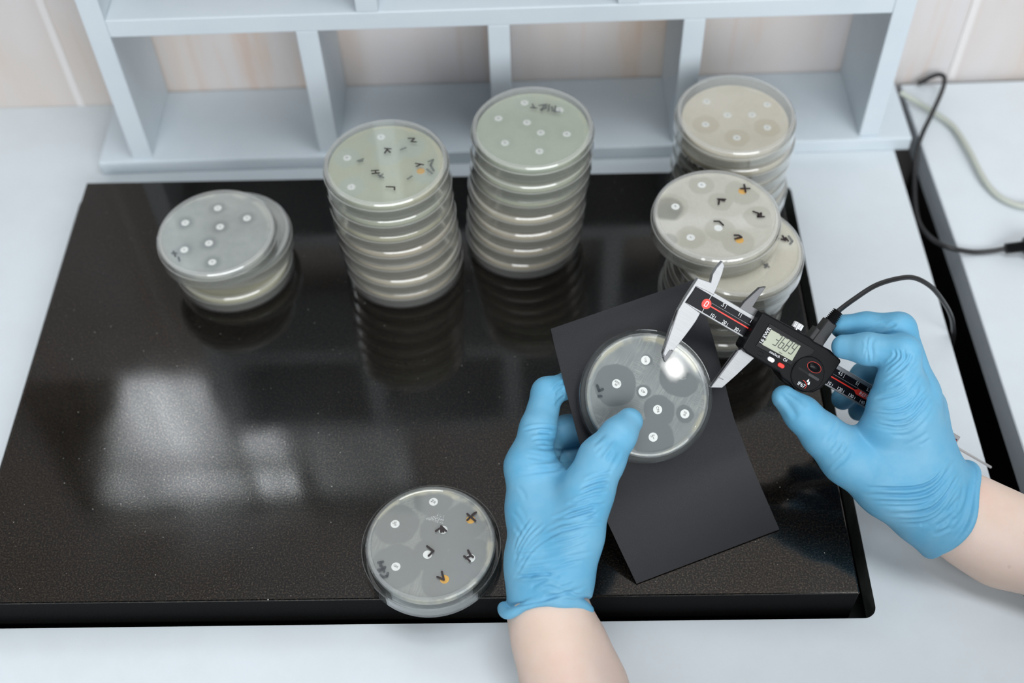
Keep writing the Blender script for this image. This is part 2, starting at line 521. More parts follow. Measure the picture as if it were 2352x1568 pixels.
# the window whose glow lies on the slab
win = empty('window_1', SF((WX0+WX1)/2, YW+.05, WZ0)); win.rotation_euler.z = SROT
tag(win, 'bright window above the worktop, mirrored in the black slab', 'window', kind='structure')
hw, hh = (WX1-WX0)/2, WZ1-WZ0
wx = lambda x: x-(WX0+WX1)/2
bm = bmesh.new()
box_bm(bm, -hw, -hw+.010, -.02, .02, 0, hh); box_bm(bm, hw-.010, hw, -.02, .02, 0, hh)
box_bm(bm, -hw, hw, -.02, .02, 0, .010); box_bm(bm, -hw, hw, -.02, .02, hh-.010, hh)
box_bm(bm, wx(-.633), wx(-.620), -.012, .012, 0, hh); box_bm(bm, wx(-.556), wx(-.530), -.012, .012, 0, hh)
box_bm(bm, -hw, wx(-.54), -.012, .012, .735-WZ0, .747-WZ0)
bm_obj('window_frame', bm, MT['cut'], win)
def pane_mat(name, s0):
    t = NT(name); c = t.coord()
    f = t.maprange(t.noise(t.mapping(c, scale=(30, 1, 2.2)), 1., 2), .3, .7, .5, 1.2)
    e = t.n('ShaderNodeEmission', i_Color=(.86, .93, 1., 1)); t.l(t.math('MULTIPLY', f, s0), e.inputs['Strength'])
    t.l(e.outputs[0], t.out.inputs[0]); return t.m
pm, pm2 = pane_mat('daylit_pane', 9.), pane_mat('shaded_pane', 2.2)
for x0, x1, m in ((-.87, -.627, pm), (-.627, -.543, pm), (-.543, -.375, pm2)):
    bm = bmesh.new(); box_bm(bm, wx(x0), wx(x1), .0, .004, .006, hh-.006); bm_obj('pane', bm, m, win)
# a drawn-back curtain crosses the left end of the window
V, F = [], []
for i in range(13):
    for k in range(25):
        u, z = k/24, hh*i/12
        x = -hw-.01+u*((wx(-.715)+hw+.01)*(1-i/12)+(wx(-.872)+hw+.02)*i/12)
        V.append((x, -.030+.006*math.sin(u*26), z))
for i in range(12):
    for k in range(24): F.append((i*25+k, i*25+k+1, (i+1)*25+k+1, (i+1)*25+k))
mesh_obj('curtain', V, F, pbr('grey_brown_curtain', srgb(120, 108, 98), .9), win, smooth=True)

# ------------------------------------------------------------------ weighing table: worktop with a cut-out, and what carries it
def fill_worktop():
    outer = [(-1.25, -.165), (.1188, -.165), (.1185, .10), (.1180, .31), (.1164, .446)]
    outer += [SF(.1235, YW-.0005)[:2], SF(-1.25, YW-.0005)[:2]]
    x0, x1, y0, y1, r = -.616, .0166, -.0051, .408, .009
    inner = []
    for cx, cy, a0 in ((x1-r, y0+r, -90), (x1-r, y1-r, 0), (x0+r, y1-r, 90), (x0+r, y0+r, 180)):
        for k in range(9):
            a = math.radians(a0+k*11.25); inner.append((cx+r*math.cos(a), cy+r*math.sin(a)))
    bm = bmesh.new()
    def ring(pts, z):
        vs = [bm.verts.new((p[0], p[1], z)) for p in pts]
        es = [bm.edges.new((vs[i], vs[(i+1) % len(vs)])) for i in range(len(vs))]
        return vs, es
    zt, zb = HC, HC-.026
    vo, eo = ring(outer, zt); vi, ei = ring(inner, zt)
    bmesh.ops.triangle_fill(bm, edges=eo+ei, use_beauty=True)
    vo2, eo2 = ring(outer, zb); vi2, ei2 = ring(inner, zb)
    bmesh.ops.triangle_fill(bm, edges=eo2+ei2, use_beauty=True)
    for f in bm.faces: f.material_index = 0
    for a, b, mi in ((vo, vo2, 0), (vi, vi2, 1)):
        for i in range(len(a)):
            f = bm.faces.new((a[i], a[(i+1) % len(a)], b[(i+1) % len(a)], b[i])); f.material_index = mi
    bm.normal_update()
    return bm
wt = empty('weighing_table', (-.3, .2, ZF), 'pale blue-white laminate table with a cut-out around the black stone slab', 'table')
def child_world(o, parent):      # parts modelled in world coordinates
    o.parent = parent; o.matrix_parent_inverse = Matrix.Translation(Vector(parent.location)).inverted()
    return o
bm = fill_worktop()
child_world(bm_obj('worktop', bm, [MT['counter'], MT['cut']]), wt)
child_world(sbox('support_frame', -.57, -.03, .03, .37, ZF, -.0505, MT['dark'], bevel=0), wt)
child_world(sbox('side_panel', .072, .092, -.15, .50, ZF, HC-.0265, MT['dark'], bevel=0), wt)  # unseen panel, added so the gap between the tables stays dark
child_world(sbox('side_panel', -1.23, -1.21, -.15, .50, ZF, HC-.0265, MT['dark'], bevel=0), wt)
child_world(sbox('gap_sheet', -.625, .026, -.014, .416, -.085, -.0835, MT['dark'], bevel=0), wt)  # thin near-black sheet closing the gap below the slab

# granite slab
bm = bmesh.new(); box_bm(bm, -.601, 0, 0, .3985, -.050, 0, .0011, 2)
bm.normal_update()
for f in bm.faces: f.material_index = 0 if f.normal.z > .3 else 1
tag(bm_obj('granite_slab', bm, [MT['granite'], MT['sawn']]), 'thick polished black speckled granite slab sunk in the table top', 'stone slab')

# table on the right
tt = empty('side_table', (.6, .2, ZF), 'second white table at the right edge, beyond the dark gap', 'table')
def prism_obj(name, poly, z0, z1, mats, parent, bevel=.0006):
    bm = bmesh.new(); prism_bm(bm, poly, z0, z1, bevel)
    return bm_obj(name, bm, mats, parent)
ex = [(.1535, -.25), (.1500, .12), (.1475, .31), (.1405, .5385)]
child_world(prism_obj('tabletop', [(1.1, -.25), (1.1, .558)]+ex[::-1], HC-.0265, HC, [MT['counter']], tt), tt)
child_world(prism_obj('edge_band', [(x+.0002, y) for x, y in ex]+[(x-.0006, y) for x, y in ex[::-1]], HC-.0262, HC-.0008, [MT['edge']], tt, 0), tt)
child_world(sbox('side_panel', .175, .195, -.24, .53, ZF, HC-.0265, MT['dark'], bevel=0), tt)  # unseen too, added and set back to darken the gap
child_world(sbox('side_panel', 1.07, 1.09, -.24, .53, ZF, HC-.0265, MT['dark'], bevel=0), tt)

# ------------------------------------------------------------------ shelf unit
sh = empty('shelf_unit', SF(-.229, .495, HC), 'pale grey open-backed pigeonhole shelf standing against the veined wall', 'shelf')
sh.rotation_euler.z = SROT
def shp(name, x0, x1, y0, y1, z0, z1, bevel=.0009):
    return sbox(name, x0+.229, x1+.229, y0-.495, y1-.495, z0-HC, z1-HC, MT['shelf'], sh, bevel)
YP, YB = .4512, YW-.001
shp('base_board', -.5955, .1372, .447, YB, HC, -.0131, .0014)
shp('side_panel', -.5647, -.5466, YP, YB, -.0131, .465)
shp('side_panel', .0900, .1078, YP, YB, -.0131, .465)
for z0 in (.1205, .3080): shp('shelf_board', -.5466, .0900, YP+.0002, YB, z0, z0+.0168)
shp('top_board', -.5466, .0900, YP+.0002, YB, .4475, .4645)
for z0, z1, xs in ((-.0131, .1205, (-.3955, -.2388, -.0790)), (.1373, .3080, (-.3440, -.1338)), (.3248, .4475, (-.3955, -.2388, -.0790))):
    for x in xs: shp('divider', x, x+.0180, YP+.0004, YB, z0, z1)

# ------------------------------------------------------------------ cables on and beside the tables
def cable(name, pts, r, mat, label, cat='cable', per=10):
    base = np.array(pts[0])
    V, F = tube([np.array(p)-base for p in smooth_path(pts, per)], r)
    o = mesh_obj(name, V, F, mat, smooth=True); o.location = base
    return tag(o, label, cat)
zt = HC+.0022
pw = empty('power_cable', (.188, .328, HC), 'thin black cable looped over the table gap, ending in a ribbed plug', 'cable')
pts = [onz(2108, 192, HC+.0030), onz(2122, 186, HC+.006), onz(2138, 177, HC+.012), onz(2156, 171, HC+.017), onz(2169, 178, HC+.018), onz(2165, 205, HC+.017),
       onz(2140, 262, HC+.016), onz(2119, 306, HC+.014), onz(2107, 345, HC+.004), onz(2101, 400, HC-.006), onz(2102, 460, HC-.010), onz(2109, 505, HC-.009), onz(2126, 534, HC-.003), onz(2150, 555, HC+.006), onz(2178, 568, HC+.009), onz(2207, 575, HC+.006), onz(2240, 579, HC+.0032), onz(2280, 576, HC+.0040), onz(2312, 570, HC+.0065)]
V, F = tube(smooth_path(pts, 10), .0021)
child_world(mesh_obj('cord', V, F, MT['rubber'], smooth=True), pw)
a, b = onz(2308, 571, HC+.0065), onz(2348, 566, HC+.0090)
path = [a+(b-a)*k/16 for k in range(17)]
V, F = tube(path, [.0050 if k % 2 else .0036 for k in range(17)], 14)
child_world(mesh_obj('strain_relief', V, F, MT['rubber'], auto=.4), pw)
V, F = tube([b, b+(b-a)*.1, b+(b-a)*.3, b+(b-a)*1.1, b+(b-a)*1.3], [.004, .0072, .0085, .0085, .006], 14)
child_world(mesh_obj('plug', V, F, MT['rubber'], auto=.4), pw)
cable('white_cable', [onz(2068, 212, HC+.010), onz(2090, 225, HC+.008), onz(2115, 240, HC+.006), onz(2150, 262, HC+.0045), onz(2190, 292, HC+.0045), onz(2225, 345, HC+.006), onz(2256, 405, HC+.0055), onz(2285, 443, HC+.004), onz(2320, 465, HC+.0035), onz(2360, 474, HC+.0035), onz(2440, 470, HC+.0035)],
      .0026, MT['wcable'], 'grey-white cable snaking over the right-hand table')
# ------------------------------------------------------------------ petri dishes (lying lid-down, so the agar is under the upper face)
RB, RL, HD = .0462, .0475, .0165
def lid_profile(R):
    t = .0011
    return [(0, 0), (R-.003, 0), (R-.0028, -.0000), (R-.0012, 0), (R, .0012), (R, .0108), (R-.0003, .0116), (R-.0009, .0116), (R-t, .0110), (R-t, .0018), (R-.0025, t), (0, t)]
def base_profile(R):
    t = .0011
    return [(0, HD-.0006), (R-.0042, HD-.0006), (R-.0036, HD), (R-.0010, HD), (R, HD-.0012), (R, .0030), (R-.0003, .0022), (R-.0008, .0022), (R-t, .0030), (R-t, HD-.0022), (R-.0025, HD-.0018), (0, HD-.0018)]
ZA = HD-.0019        # upper face of the agar, just under the plate
def agar_profile(R, th=.0048, ar=None, sink=0.):
    r = ar or R-.0016; ZA = HD-.0019-sink
    return [(0, ZA), (r-.0006, ZA), (r, ZA-.0006), (r, ZA-th-.0006), (r-.0012, ZA-th), (0, ZA-th)]

AG = dict(
    green=agar('green_grey_agar', (.74, .76, .60, 1), (.68, .71, .56, 1), .93, .90, seed=1),
    olive=agar('olive_agar', (.80, .76, .55, 1), (.75, .72, .53, 1), .92, .88, seed=2),
    beige=agar('beige_agar', (.93, .84, .66, 1), (.90, .81, .64, 1), .93, .90, seed=3),
    tan=agar('tan_agar', (.88, .77, .60, 1), (.83, .73, .57, 1), .92, .88, seed=4),
    cream=agar('cream_agar', (.95, .89, .75, 1), (.93, .87, .72, 1), .95, .92, seed=5),
    grey=agar('grey_agar', (.60, .62, .60, 1), (.50, .53, .52, 1), .80, .74, seed=6),
)
_mesh = {}
def dish(loc, label, agar_mat, group=None, mat=None, rot=0., clear=False, ar=None, sink=0.):
    """one petri dish: lid below, base above, agar in the base; copies share their meshes"""
    e = empty('petri_dish', loc, label, 'petri dish', group, mat)
    if mat is None: e.rotation_euler.z = rot
    key = 'c' if clear else 'h'
    if not _mesh.get(key):
        rb = .0440 if clear else RB
        l = lathe_obj('lid', lid_profile(RL), MT['psc' if clear else 'psl'], e)
        b = lathe_obj('dish_base', base_profile(rb), MT['psc' if clear else 'ps'], e)
        _mesh[key] = (l, b)
    else:
        for src in _mesh[key]:
            o = src.copy(); COL.objects.link(o); o.parent = e
    ak = ('a', agar_mat.name)
    if ak not in _mesh:
        _mesh[ak] = lathe_obj('agar', agar_profile(.0440 if clear else RB, ar=ar, sink=sink), agar_mat, e, 72)
    else:
        o = _mesh[ak].copy(); COL.objects.link(o); o.parent = e
    return e

_disc = {}
def discs(e, pts, prints=None, r=.0031, mats=None, sink=0.):
    """antibiotic paper discs just under the face of the agar, each with its tiny print"""
    for i, (x, y) in enumerate(pts):
        m = MT['disc'] if not mats else MT[mats[i]]
        o = lathe_obj('antibiotic_disc', [(0, .0006), (r-.0002, .0006), (r, .0004), (r, -.0006), (0, -.0006)], m, e, 28)
        o.location = (x, y, ZA-.00035-sink)
        if prints and prints[i]:
            s = Soup(); lines, ang, sz = prints[i]
            for k, ln in enumerate(lines):
                off = ((len(lines)-1)/2-k)*sz*.95
                s.text(ln, sz, -math.sin(ang)*off, math.cos(ang)*off, 0, ang)
            p = s.obj('disc_print', MT['dprint'], o); p.location = (0, 0, .00068)

def ink(e, strokes, w, mat='ink', z=HD+.00005, name='ink_letter', dz=.00008):
    """pen letters on the outer face of the dish, one mesh per letter"""
    for st in strokes:
        s = Soup()
        for k, pl in enumerate(st): s.stroke(pl, w, z-.0006+k*4e-6, z-.0006+dz+k*4e-6)
        s.obj(name, MT[mat], e)

def loc_fn(cx, cy, ztop, ang=0.):
    def f(px, py):
        p = onz(px, py, ztop); x, y = p[0]-cx, p[1]-cy
        c, s = math.cos(-ang), math.sin(-ang)
        return (x*c-y*s, x*s+y*c)
    return f
def Z(ox, oy, sc, f):            # points read off an enlarged crop of the photograph
    return lambda x, y: f(ox+x/sc, oy+y/sc)

ORD = ['topmost', 'second from the top', 'third from the top', 'fourth from the top', 'fifth from the top', 'sixth from the top', 'bottom']

def stack(n, top, bot, where, mats, group, top_label, top_mat, offs=None, jit=.0009, labels=None, ar=None, sink=0.):
    """dishes piled from bot (the lowest) to top, each a thing of its own"""
    out = []
    for k in range(n):                       # k = 0 is the topmost
        u = k/(n-1)
        x, y = top[0]+(bot[0]-top[0])*u, top[1]+(bot[1]-top[1])*u
        if 0 < k < n-1: x += rng.uniform(-jit, jit); y += rng.uniform(-jit, jit)
        if offs and k in offs: x, y = offs[k]
        z = (n-1-k)*HD + k*0
        lab = top_label if k == 0 else '%s petri dish of the %s' % (ORD[k] if k < n-1 else 'bottom', where)
        if labels and k in labels: lab = labels[k]
        m = top_mat if k == 0 else AG[mats[(k-1) % len(mats)]]
        out.append(dish((x, y, z), lab, m, group, ar=ar if k == 0 else None, sink=sink if k == 0 else 0.))
    return out

# stack of three on the left
S1T, S1B = (-.4607, .2914), (-.4550, .2952)
f1 = Z(320, 400, 4.355, loc_fn(S1T[0], S1T[1], 3*HD-.002))
d1 = [f1(*p) for p in ((785, 340), (460, 487), (1077, 440), (808, 527), (697, 690), (450, 757), (730, 880))]
a1 = agar('pale_grey_agar_face', (.66, .69, .67, 1), (.47, .50, .50, 1), .88, .74, [(x, y, .0065) for x, y in d1], seed=1.3, rim=(.72, .73, .68, 1), soft=.003)
st1 = stack(3, S1T, S1B, 'short left stack', ['grey', 'olive'], 'petri dishes in the short left stack',
            'topmost petri dish of the short left stack, grey with white discs and no letters', a1, offs={1: (-.4535, .3050)})
discs(st1[0], d1, [(('E',), .4, .0022)]*7)
discs(st1[1], [(.018, -.012), (.025, .006)], mats=['ydisc', 'ydisc'], r=.0026)
ink(st1[0], [[[f1(345, 780), f1(365, 830)], [f1(330, 800), f1(375, 800)]], [[f1(395, 840), f1(405, 875)]]], .0016, 'fink', HD-.0003)

# seven with the letters, left of centre
S2T, S2B = (-.3209, .2974), (-.3166, .2967)
f2 = Z(700, 240, 3.136, loc_fn(S2T[0], S2T[1], 7*HD))
d2 = [f2(*p) for p in ((545, 205), (300, 355), (330, 565), (832, 450))]
a2 = agar('green_agar_face', (.68, .70, .53, 1), (.66, .71, .61, 1), .94, .92, [(x, y, .010) for x, y in d2[:3]]+[f2(600, 330)+(.011,), f2(760, 280)+(.011,), f2(870, 470)+(.010,)],
          seed=2.2, rim=(.76, .72, .52, 1), soft=.003)
st2 = stack(7, S2T, S2B, 'tall lettered stack left of centre', ['green', 'olive', 'tan', 'tan', 'beige', 'tan'], 'petri dishes in the tall lettered stack',
            'greenish petri dish with black letters, topmost of the tall stack left of centre', a2, ar=.0432, sink=.0022)
discs(st2[0], d2, [(('C',), .3, .0026), (('0',), 1.1, .0026), (('I',), .2, .0026), None], mats=['disc', 'disc', 'disc', 'ydisc'], sink=.0022)
ink(st2[0], [[[f2(745, 240), f2(790, 240), f2(766, 262), f2(803, 266)]], [[f2(575, 312), f2(620, 315)], [f2(595, 316), f2(575, 346)], [f2(597, 325), f2(616, 341)]],
             [[f2(480, 473), f2(530, 470)], [f2(485, 493), f2(537, 488)], [f2(507, 471), f2(512, 491)]], [[f2(798, 420), f2(855, 430)], [f2(835, 428), f2(805, 441)]],
             [[f2(587, 588), f2(646, 590), f2(646, 610)]]], .00115)
ink(st2[0], [[[f2(890, 405), f2(925, 390), f2(905, 430), f2(930, 470)], [f2(880, 460), f2(915, 490)]], [[f2(380, 400), f2(420, 385)], [f2(395, 405), f2(415, 400)]],
             [[f2(530, 500), f2(565, 520)], [f2(560, 495), f2(540, 515)]], [[f2(740, 530), f2(770, 510)]], [[f2(690, 320), f2(725, 305)]]], .0016, 'fink', HD-.0003)
# seven in the middle
S3T, S3B = (-.2114, .3321), (-.2199, .3250)
f3 = Z(700, 240, 3.136, loc_fn(S3T[0], S3T[1], 7*HD-.0045))
d3 = [f3(*p) for p in ((1395, 100), (1600, 130), (1835, 40), (1700, 203), (1887, 213), (1442, 277), (1690, 337))]+[loc_fn(S3T[0], S3T[1], 7*HD-.0045)(1205, 236)]
a3 = agar('plain_green_agar_face', (.66, .71, .58, 1), (.61, .67, .55, 1), .94, .92, [(x, y, .008) for x, y in d3], seed=3.1, rim=(.66, .71, .55, 1), soft=.003)
st3 = stack(7, S3T, S3B, 'tall middle stack', ['green', 'green', 'beige', 'tan', 'tan', 'tan'], 'petri dishes in the middle stack',
            'pale green petri dish with eight white discs, topmost of the middle stack', a3, offs={1: (-.2125, .3290)}, ar=.0430, sink=.0026)
discs(st3[0], d3, [(('C',), .5, .0026)]*8, sink=.0026)
ink(st3[0], [[[f3(1640, 22), f3(1655, 48)], [f3(1630, 45), f3(1670, 50)]], [[f3(1690, 30), f3(1725, 25), f3(1705, 68)], [f3(1700, 62), f3(1735, 50), f3(1740, 22)]],
             [[f3(1760, 25), f3(1755, 70)], [f3(1780, 40), f3(1785, 70)]], [[f3(1805, 35), f3(1800, 75), f3(1838, 78)]]], .0017, 'fink', HD-.0006)
# six at the back right
S4T, S4B = (-.0522, .3611), (-.0500, .3590)
f4 = Z(1460, 140, 3.136, loc_fn(S4T[0], S4T[1], 6*HD-.0075))
d4 = [f4(*p) for p in ((512, 293), (947, 315), (660, 390), (838, 388), (503, 457), (948, 480), (728, 553))]
a4 = agar('cream_agar_face', (.90, .83, .71, 1), (.78, .70, .55, 1), .96, .94, [(d4[4][0], d4[4][1], .0105), (d4[6][0], d4[6][1], .0098), (d4[5][0], d4[5][1], .010)], seed=4.4, rim=(.93, .88, .76, 1))
st4 = stack(6, S4T, S4B, 'stack at the back right', ['beige', 'cream', 'beige', 'cream', 'beige'], 'petri dishes in the back right stack',
            'cream petri dish with seven white discs, topmost of the back right stack', a4, jit=.0014, ar=.0418, sink=.0055)
discs(st4[0], d4, [(('o',), .3, .0026)]*7, sink=.0055)
# pen marks round the wall of the top dish and the one below it
def wall_marks(e, spans, R, w):
    for i, (a0, a1, z0, z1) in enumerate(spans):
        s = Soup(); n = max(2, int(abs(a1-a0)/3)+1)
        for k in range(n):
            q0, q1 = [math.radians(a0+(a1-a0)*t/n) for t in (k, k+1)]
            za, zb = [z0+(z1-z0)*t/n for t in (k, k+1)]
            V = []
            for (q, z) in ((q0, za), (q1, zb)):
                for rr in (R, R+.00025):
                    V += [(rr*math.cos(q), rr*math.sin(q), z-w/2), (rr*math.cos(q), rr*math.sin(q), z+w/2)]
            s.add(V, [(0, 1, 3, 2), (4, 6, 7, 5), (2, 3, 7, 6), (0, 4, 5, 1), (1, 5, 7, 3), (0, 2, 6, 4)])
        s.obj('pen_mark', MT['ink'], e)
wall_marks(st4[1], [(210, 214, .008, .014), (216, 219, .013, .008), (221, 226, .011, .011), (222, 222.6, .006, .013), (229, 233, .0115, .0115), (235, 237, .0115, .0118), (240, 243, .0055, .0105), (244, 245, .0105, .005), (232, 234, .008, .0055)], RL+.0001, .0014)
wall_marks(st4[2], [(208, 218, .0125, .0125), (220, 226, .0122, .0122), (228, 231, .012, .012), (233, 240, .0118, .0118)], RL+.0001, .0012)
# six at the front right, the top one pushed to the left
S5T, S52, S5B = (-.0788, .2530), (-.0623, .2347), (-.0679, .2416)
f5 = Z(1460, 140, 3.136, loc_fn(S5T[0], S5T[1], 6*HD))
d5 = [f5(*p) for p in ((478, 880), (288, 1035), (398, 1258), (597, 1190), (772, 925), (750, 1277))]
a5 = agar('mottled_cream_agar_face', (.93, .89, .80, 1), (.78, .74, .63, 1), .97, .90, [(d5[0][0], d5[0][1], .0095), (d5[1][0]-.004, d5[1][1], .0135), (d5[2][0], d5[2][1], .011),
          f5(770, 930)+(.013,), f5(610, 1000)+(.009,), f5(890, 1110)+(.011,), f5(610, 1200)+(.011,), f5(740, 1290)+(.012,)], thin=[(d5[1][0]-.006, d5[1][1]-.002, .0125, .35), (d5[2][0]-.016, d5[2][1]-.002, .007, .5)], seed=5.5, rim=(.94, .90, .79, 1))
st5 = stack(6, S5T, S5B, 'stack behind the caliper', ['cream', 'beige', 'cream', 'beige', 'cream'], 'petri dishes in the front right stack',
            'cream lettered petri dish set askew on top of the stack behind the caliper', a5, offs={1: S52, 2: (-.0652, .2380), 3: (-.0672, .2400)}, jit=.0014)
discs(st5[0], d5, [(('C',), .3, .0026), (('0',), .2, .0026), (('I',), .6, .0026), None, None, None], mats=['disc', 'disc', 'disc', 'disc', 'ydisc', 'ydisc'])
ink(st5[0], [[[f5(783, 885), f5(793, 940)], [f5(757, 915), f5(822, 914)], [f5(783, 890), f5(786, 905)]], [[f5(593, 990), f5(648, 992)], [f5(603, 992), f5(598, 1028)], [f5(615, 996), f5(640, 1003)]],
             [[f5(848, 1080), f5(885, 1092), f5(880, 1118), f5(905, 1090), f5(905, 1112)], [f5(880, 1118), f5(927, 1117)]], [[f5(567, 1150), f5(603, 1150), f5(632, 1178)]],
             [[f5(712, 1250), f5(742, 1250), f5(765, 1265)], [f5(716, 1277), f5(765, 1265)]]], .00135)
f52 = Z(1460, 140, 3.136, loc_fn(S52[0], S52[1], 5*HD))
ink(st5[1], [[[f52(1060, 1255), f52(1078, 1290), f52(1082, 1268), f52(1100, 1292)], [f52(1050, 1280), f52(1070, 1285)]]], .00135)
ink(st5[1], [[[f52(1105, 1255), f52(1130, 1290), f52(1115, 1310)]], [[f52(930, 1460), f52(960, 1475)], [f52(950, 1455), f52(935, 1480)]]], .0018, 'fink', HD-.0004)
wall_marks(st5[5], [(236, 239, .0125, .0125), (243, 246, .011, .011)], RL+.0001, .0016)

# the single dish at the front edge of the slab
FX, FY = -.2846, .0333
ff = Z(800, 1080, 4.355, loc_fn(FX, FY, HD))
dfr = [ff(*p) for p in ((850, 300), (465, 522), (473, 948), (945, 580), (790, 828), (1222, 862), (1222, 478), (960, 1075))]
af = agar('grey_agar_with_white_lawn', (.53, .55, .53, 1), (.37, .39, .39, 1), .90, .80,
          [(dfr[0][0], dfr[0][1]+.002, .0135), (dfr[1][0]+.001, dfr[1][1], .0155), (dfr[2][0], dfr[2][1], .0165), (dfr[3][0], dfr[3][1], .0155), (dfr[4][0]+.002, dfr[4][1], .0125),
           (dfr[5][0], dfr[5][1], .0155), (dfr[6][0]-.002, dfr[6][1], .0145), (dfr[7][0]+.001, dfr[7][1], .0165)], streak=[(1.25, 900), (.2, 700)], seed=.4, rim=(.74, .70, .55, 1), rim_r=.0388)
dF = dish((FX, FY, 0), 'lone petri dish with black letters at the front edge of the slab', af, clear=True)
discs(dF, dfr, [(('RA', '30'), .9, .0020), (('LEV', 'IZ'), .35, .0018), (('OX',), -.55, .0022)]+[None]*5, mats=['disc']*6+['ydisc']*2)
ink(dF, [[[ff(1190, 430), ff(1270, 500)], [ff(1278, 415), ff(1235, 450), ff(1190, 492)], [ff(1268, 418), ff(1240, 440)]],
         [[ff(875, 602), ff(930, 565)], [ff(928, 553), ff(978, 602)], [ff(930, 560), ff(928, 612)], [ff(945, 575), ff(950, 608)]],
         [[ff(787, 753), ff(852, 802), ff(803, 850)]],
         [[ff(1197, 795), ff(1225, 845), ff(1247, 862)], [ff(1158, 853), ff(1180, 870), ff(1217, 905)], [ff(1182, 868), ff(1225, 850)]],
         [[ff(935, 1010), ff(956, 1090), ff(890, 1060)]]], .00145)
ink(dF, [[[ff(300, 915), ff(345, 905)], [ff(325, 910), ff(320, 945)]], [[ff(300, 985), ff(360, 975)], [ff(315, 1000), ff(365, 960)], [ff(335, 950), ff(355, 1005)]], [[ff(320, 1040), ff(350, 1060), ff(385, 1050), ff(395, 1020)]]],
    .0019, 'fink', HD-.0004)
# little white crystals in the agar of the lone dish
s = Soup()
for k in range(150):
    u, v = rng.uniform(0, 1), rng.uniform(-1, 1)
    x, y = ff(780+170*u+rng.uniform(-8, 8), 470-60*u*max(v, 0)*1.0+60*u*max(-v, 0)+rng.uniform(-8, 8))
    q = rng.uniform(.00012, .00035)
    s.prism([(x+q*math.cos(t), y+q*math.sin(t)) for t in np.linspace(0, 6.28, 6)[:-1]], ZA+.00002, ZA+.00006)
tag(s.obj('crystals', MT['white'], dF), kind='stuff')
# ------------------------------------------------------------------ black card held in the left hand
PL = [((1265, 755), .818), ((1275, 800), .8165), ((1302, 905), .812), ((1332, 1020), .808), ((1358, 1100), .8055), ((1385, 1175), .8035), ((1424, 1260), .8035), ((1462, 1340), .8050)]
PR = [((1600, 640), .830), ((1612, 690), .8285), ((1650, 820), .8225), ((1683, 951), .818), ((1703, 1005), .8172), ((1724, 1061), .8178), ((1756, 1137), .822), ((1790, 1215), .8272)]
A = smooth_path([at(p[0], p[1], d) for p, d in PL], 6)
Bp = smooth_path([at(p[0], p[1], d) for p, d in PR], 6)
P0 = (A[0]+Bp[-1])/2
V, F = [], []
nn, mm = len(A), 9
for i in range(nn):
    for j in range(mm):
        t = j/(mm-1); p = A[i]*(1-t)+Bp[i]*t
        V.append(p-P0)
for i in range(nn-1):
    for j in range(mm-1): F.append((i*mm+j, i*mm+j+1, (i+1)*mm+j+1, (i+1)*mm+j))
card = mesh_obj('black_card', V, F, MT['paper'], smooth=True)
card.location = P0
sd = card.modifiers.new('thickness', 'SOLIDIFY'); sd.thickness = .0004; sd.offset = 0
es = card.modifiers.new('crisp_edge', 'EDGE_SPLIT'); es.split_angle = .6
tag(card, 'black paper card held under the measured dish by the left hand', 'card')

# ------------------------------------------------------------------ the measured dish, lying on the card
HS = .0449/RL
nrm = np.cross(at(1683, 951, .818)-at(1332, 1020, .808), at(1430, 700, .824)-at(1500, 1010, .812)); nrm /= np.linalg.norm(nrm)
nrm = nrm if nrm @ CF < 0 else -nrm
hc = onplane(1480, 908, at(1500, 985, .8125), nrm)       # a point on the card
top = onplane(1487, 906.5, hc+nrm*HD*HS, nrm)
hb = top-nrm*HD*HS
xa = CR-(CR @ nrm)*nrm; xa /= np.linalg.norm(xa); ya = np.cross(nrm, xa)
MH = Matrix.Identity(4)
for i in range(3):
    MH[i][0], MH[i][1], MH[i][2], MH[i][3] = xa[i]*HS, ya[i]*HS, nrm[i]*HS, hb[i]+nrm[i]*.0005
def fh0(px, py):
    p = onplane(px, py, hb+nrm*(ZA*HS), nrm)-hb
    return ((p @ xa)/HS, (p @ ya)/HS)
fh = Z(1300, 720, 4.355, fh0)
dh = [fh(*p) for p in ((795, 467), (505, 702), (768, 780), (915, 960), (1187, 1003), (870, 1235))]
hole = fh(1167, 610)
ah = agar('streaked_agar_with_clear_zones', (.62, .635, .625, 1), (.34, .365, .38, 1), .90, .72,
          [(dh[0][0]+.001, dh[0][1], .0040), (dh[1][0]-.001, dh[1][1]-.001, .0150), (dh[2][0]+.0005, dh[2][1], .0050), (dh[3][0]+.001, dh[3][1]-.001, .0112), (dh[4][0], dh[4][1], .0062), (dh[5][0], dh[5][1]-.001, .0150), (hole[0]-.002, hole[1]-.001, .0150)],
          streak=[(-1.15, 1500), (.55, 1200)], seed=.8, rim=(.66, .62, .47, 1), rim_r=.0385, soft=.0007)
dH = dish((0, 0, 0), 'petri dish on the black card under the left thumb, measured by the caliper', ah, mat=MH, clear=True)
discs(dH, dh, [(('C', '30'), .05, .0019), (('AMC', '30'), -.62, .0021), (('CIP',), -.75, .0022), (('CTR',), -1.45, .0023), (('FO', '30'), -.5, .0018), (('LEV', '5'), .35, .0019)], r=.0031/HS)
# the punched ring where a disc has been lifted out
V, F = lathe([(.0034, -.0003), (.0037, .0003), (.0032, .0005), (.0027, .0002), (.0028, -.0003)], 40)
o = mesh_obj('punched_ring', [(v[0]+hole[0], v[1]+hole[1], v[2]+ZA+.0002) for v in V], F, MT['psl'], dH, auto=.6)
ink(dH, [[[fh(310, 722), fh(330, 775)], [fh(330, 775), fh(365, 760)]], [[fh(325, 830), fh(350, 828)]]], .0019, 'fink', HD-.0004)
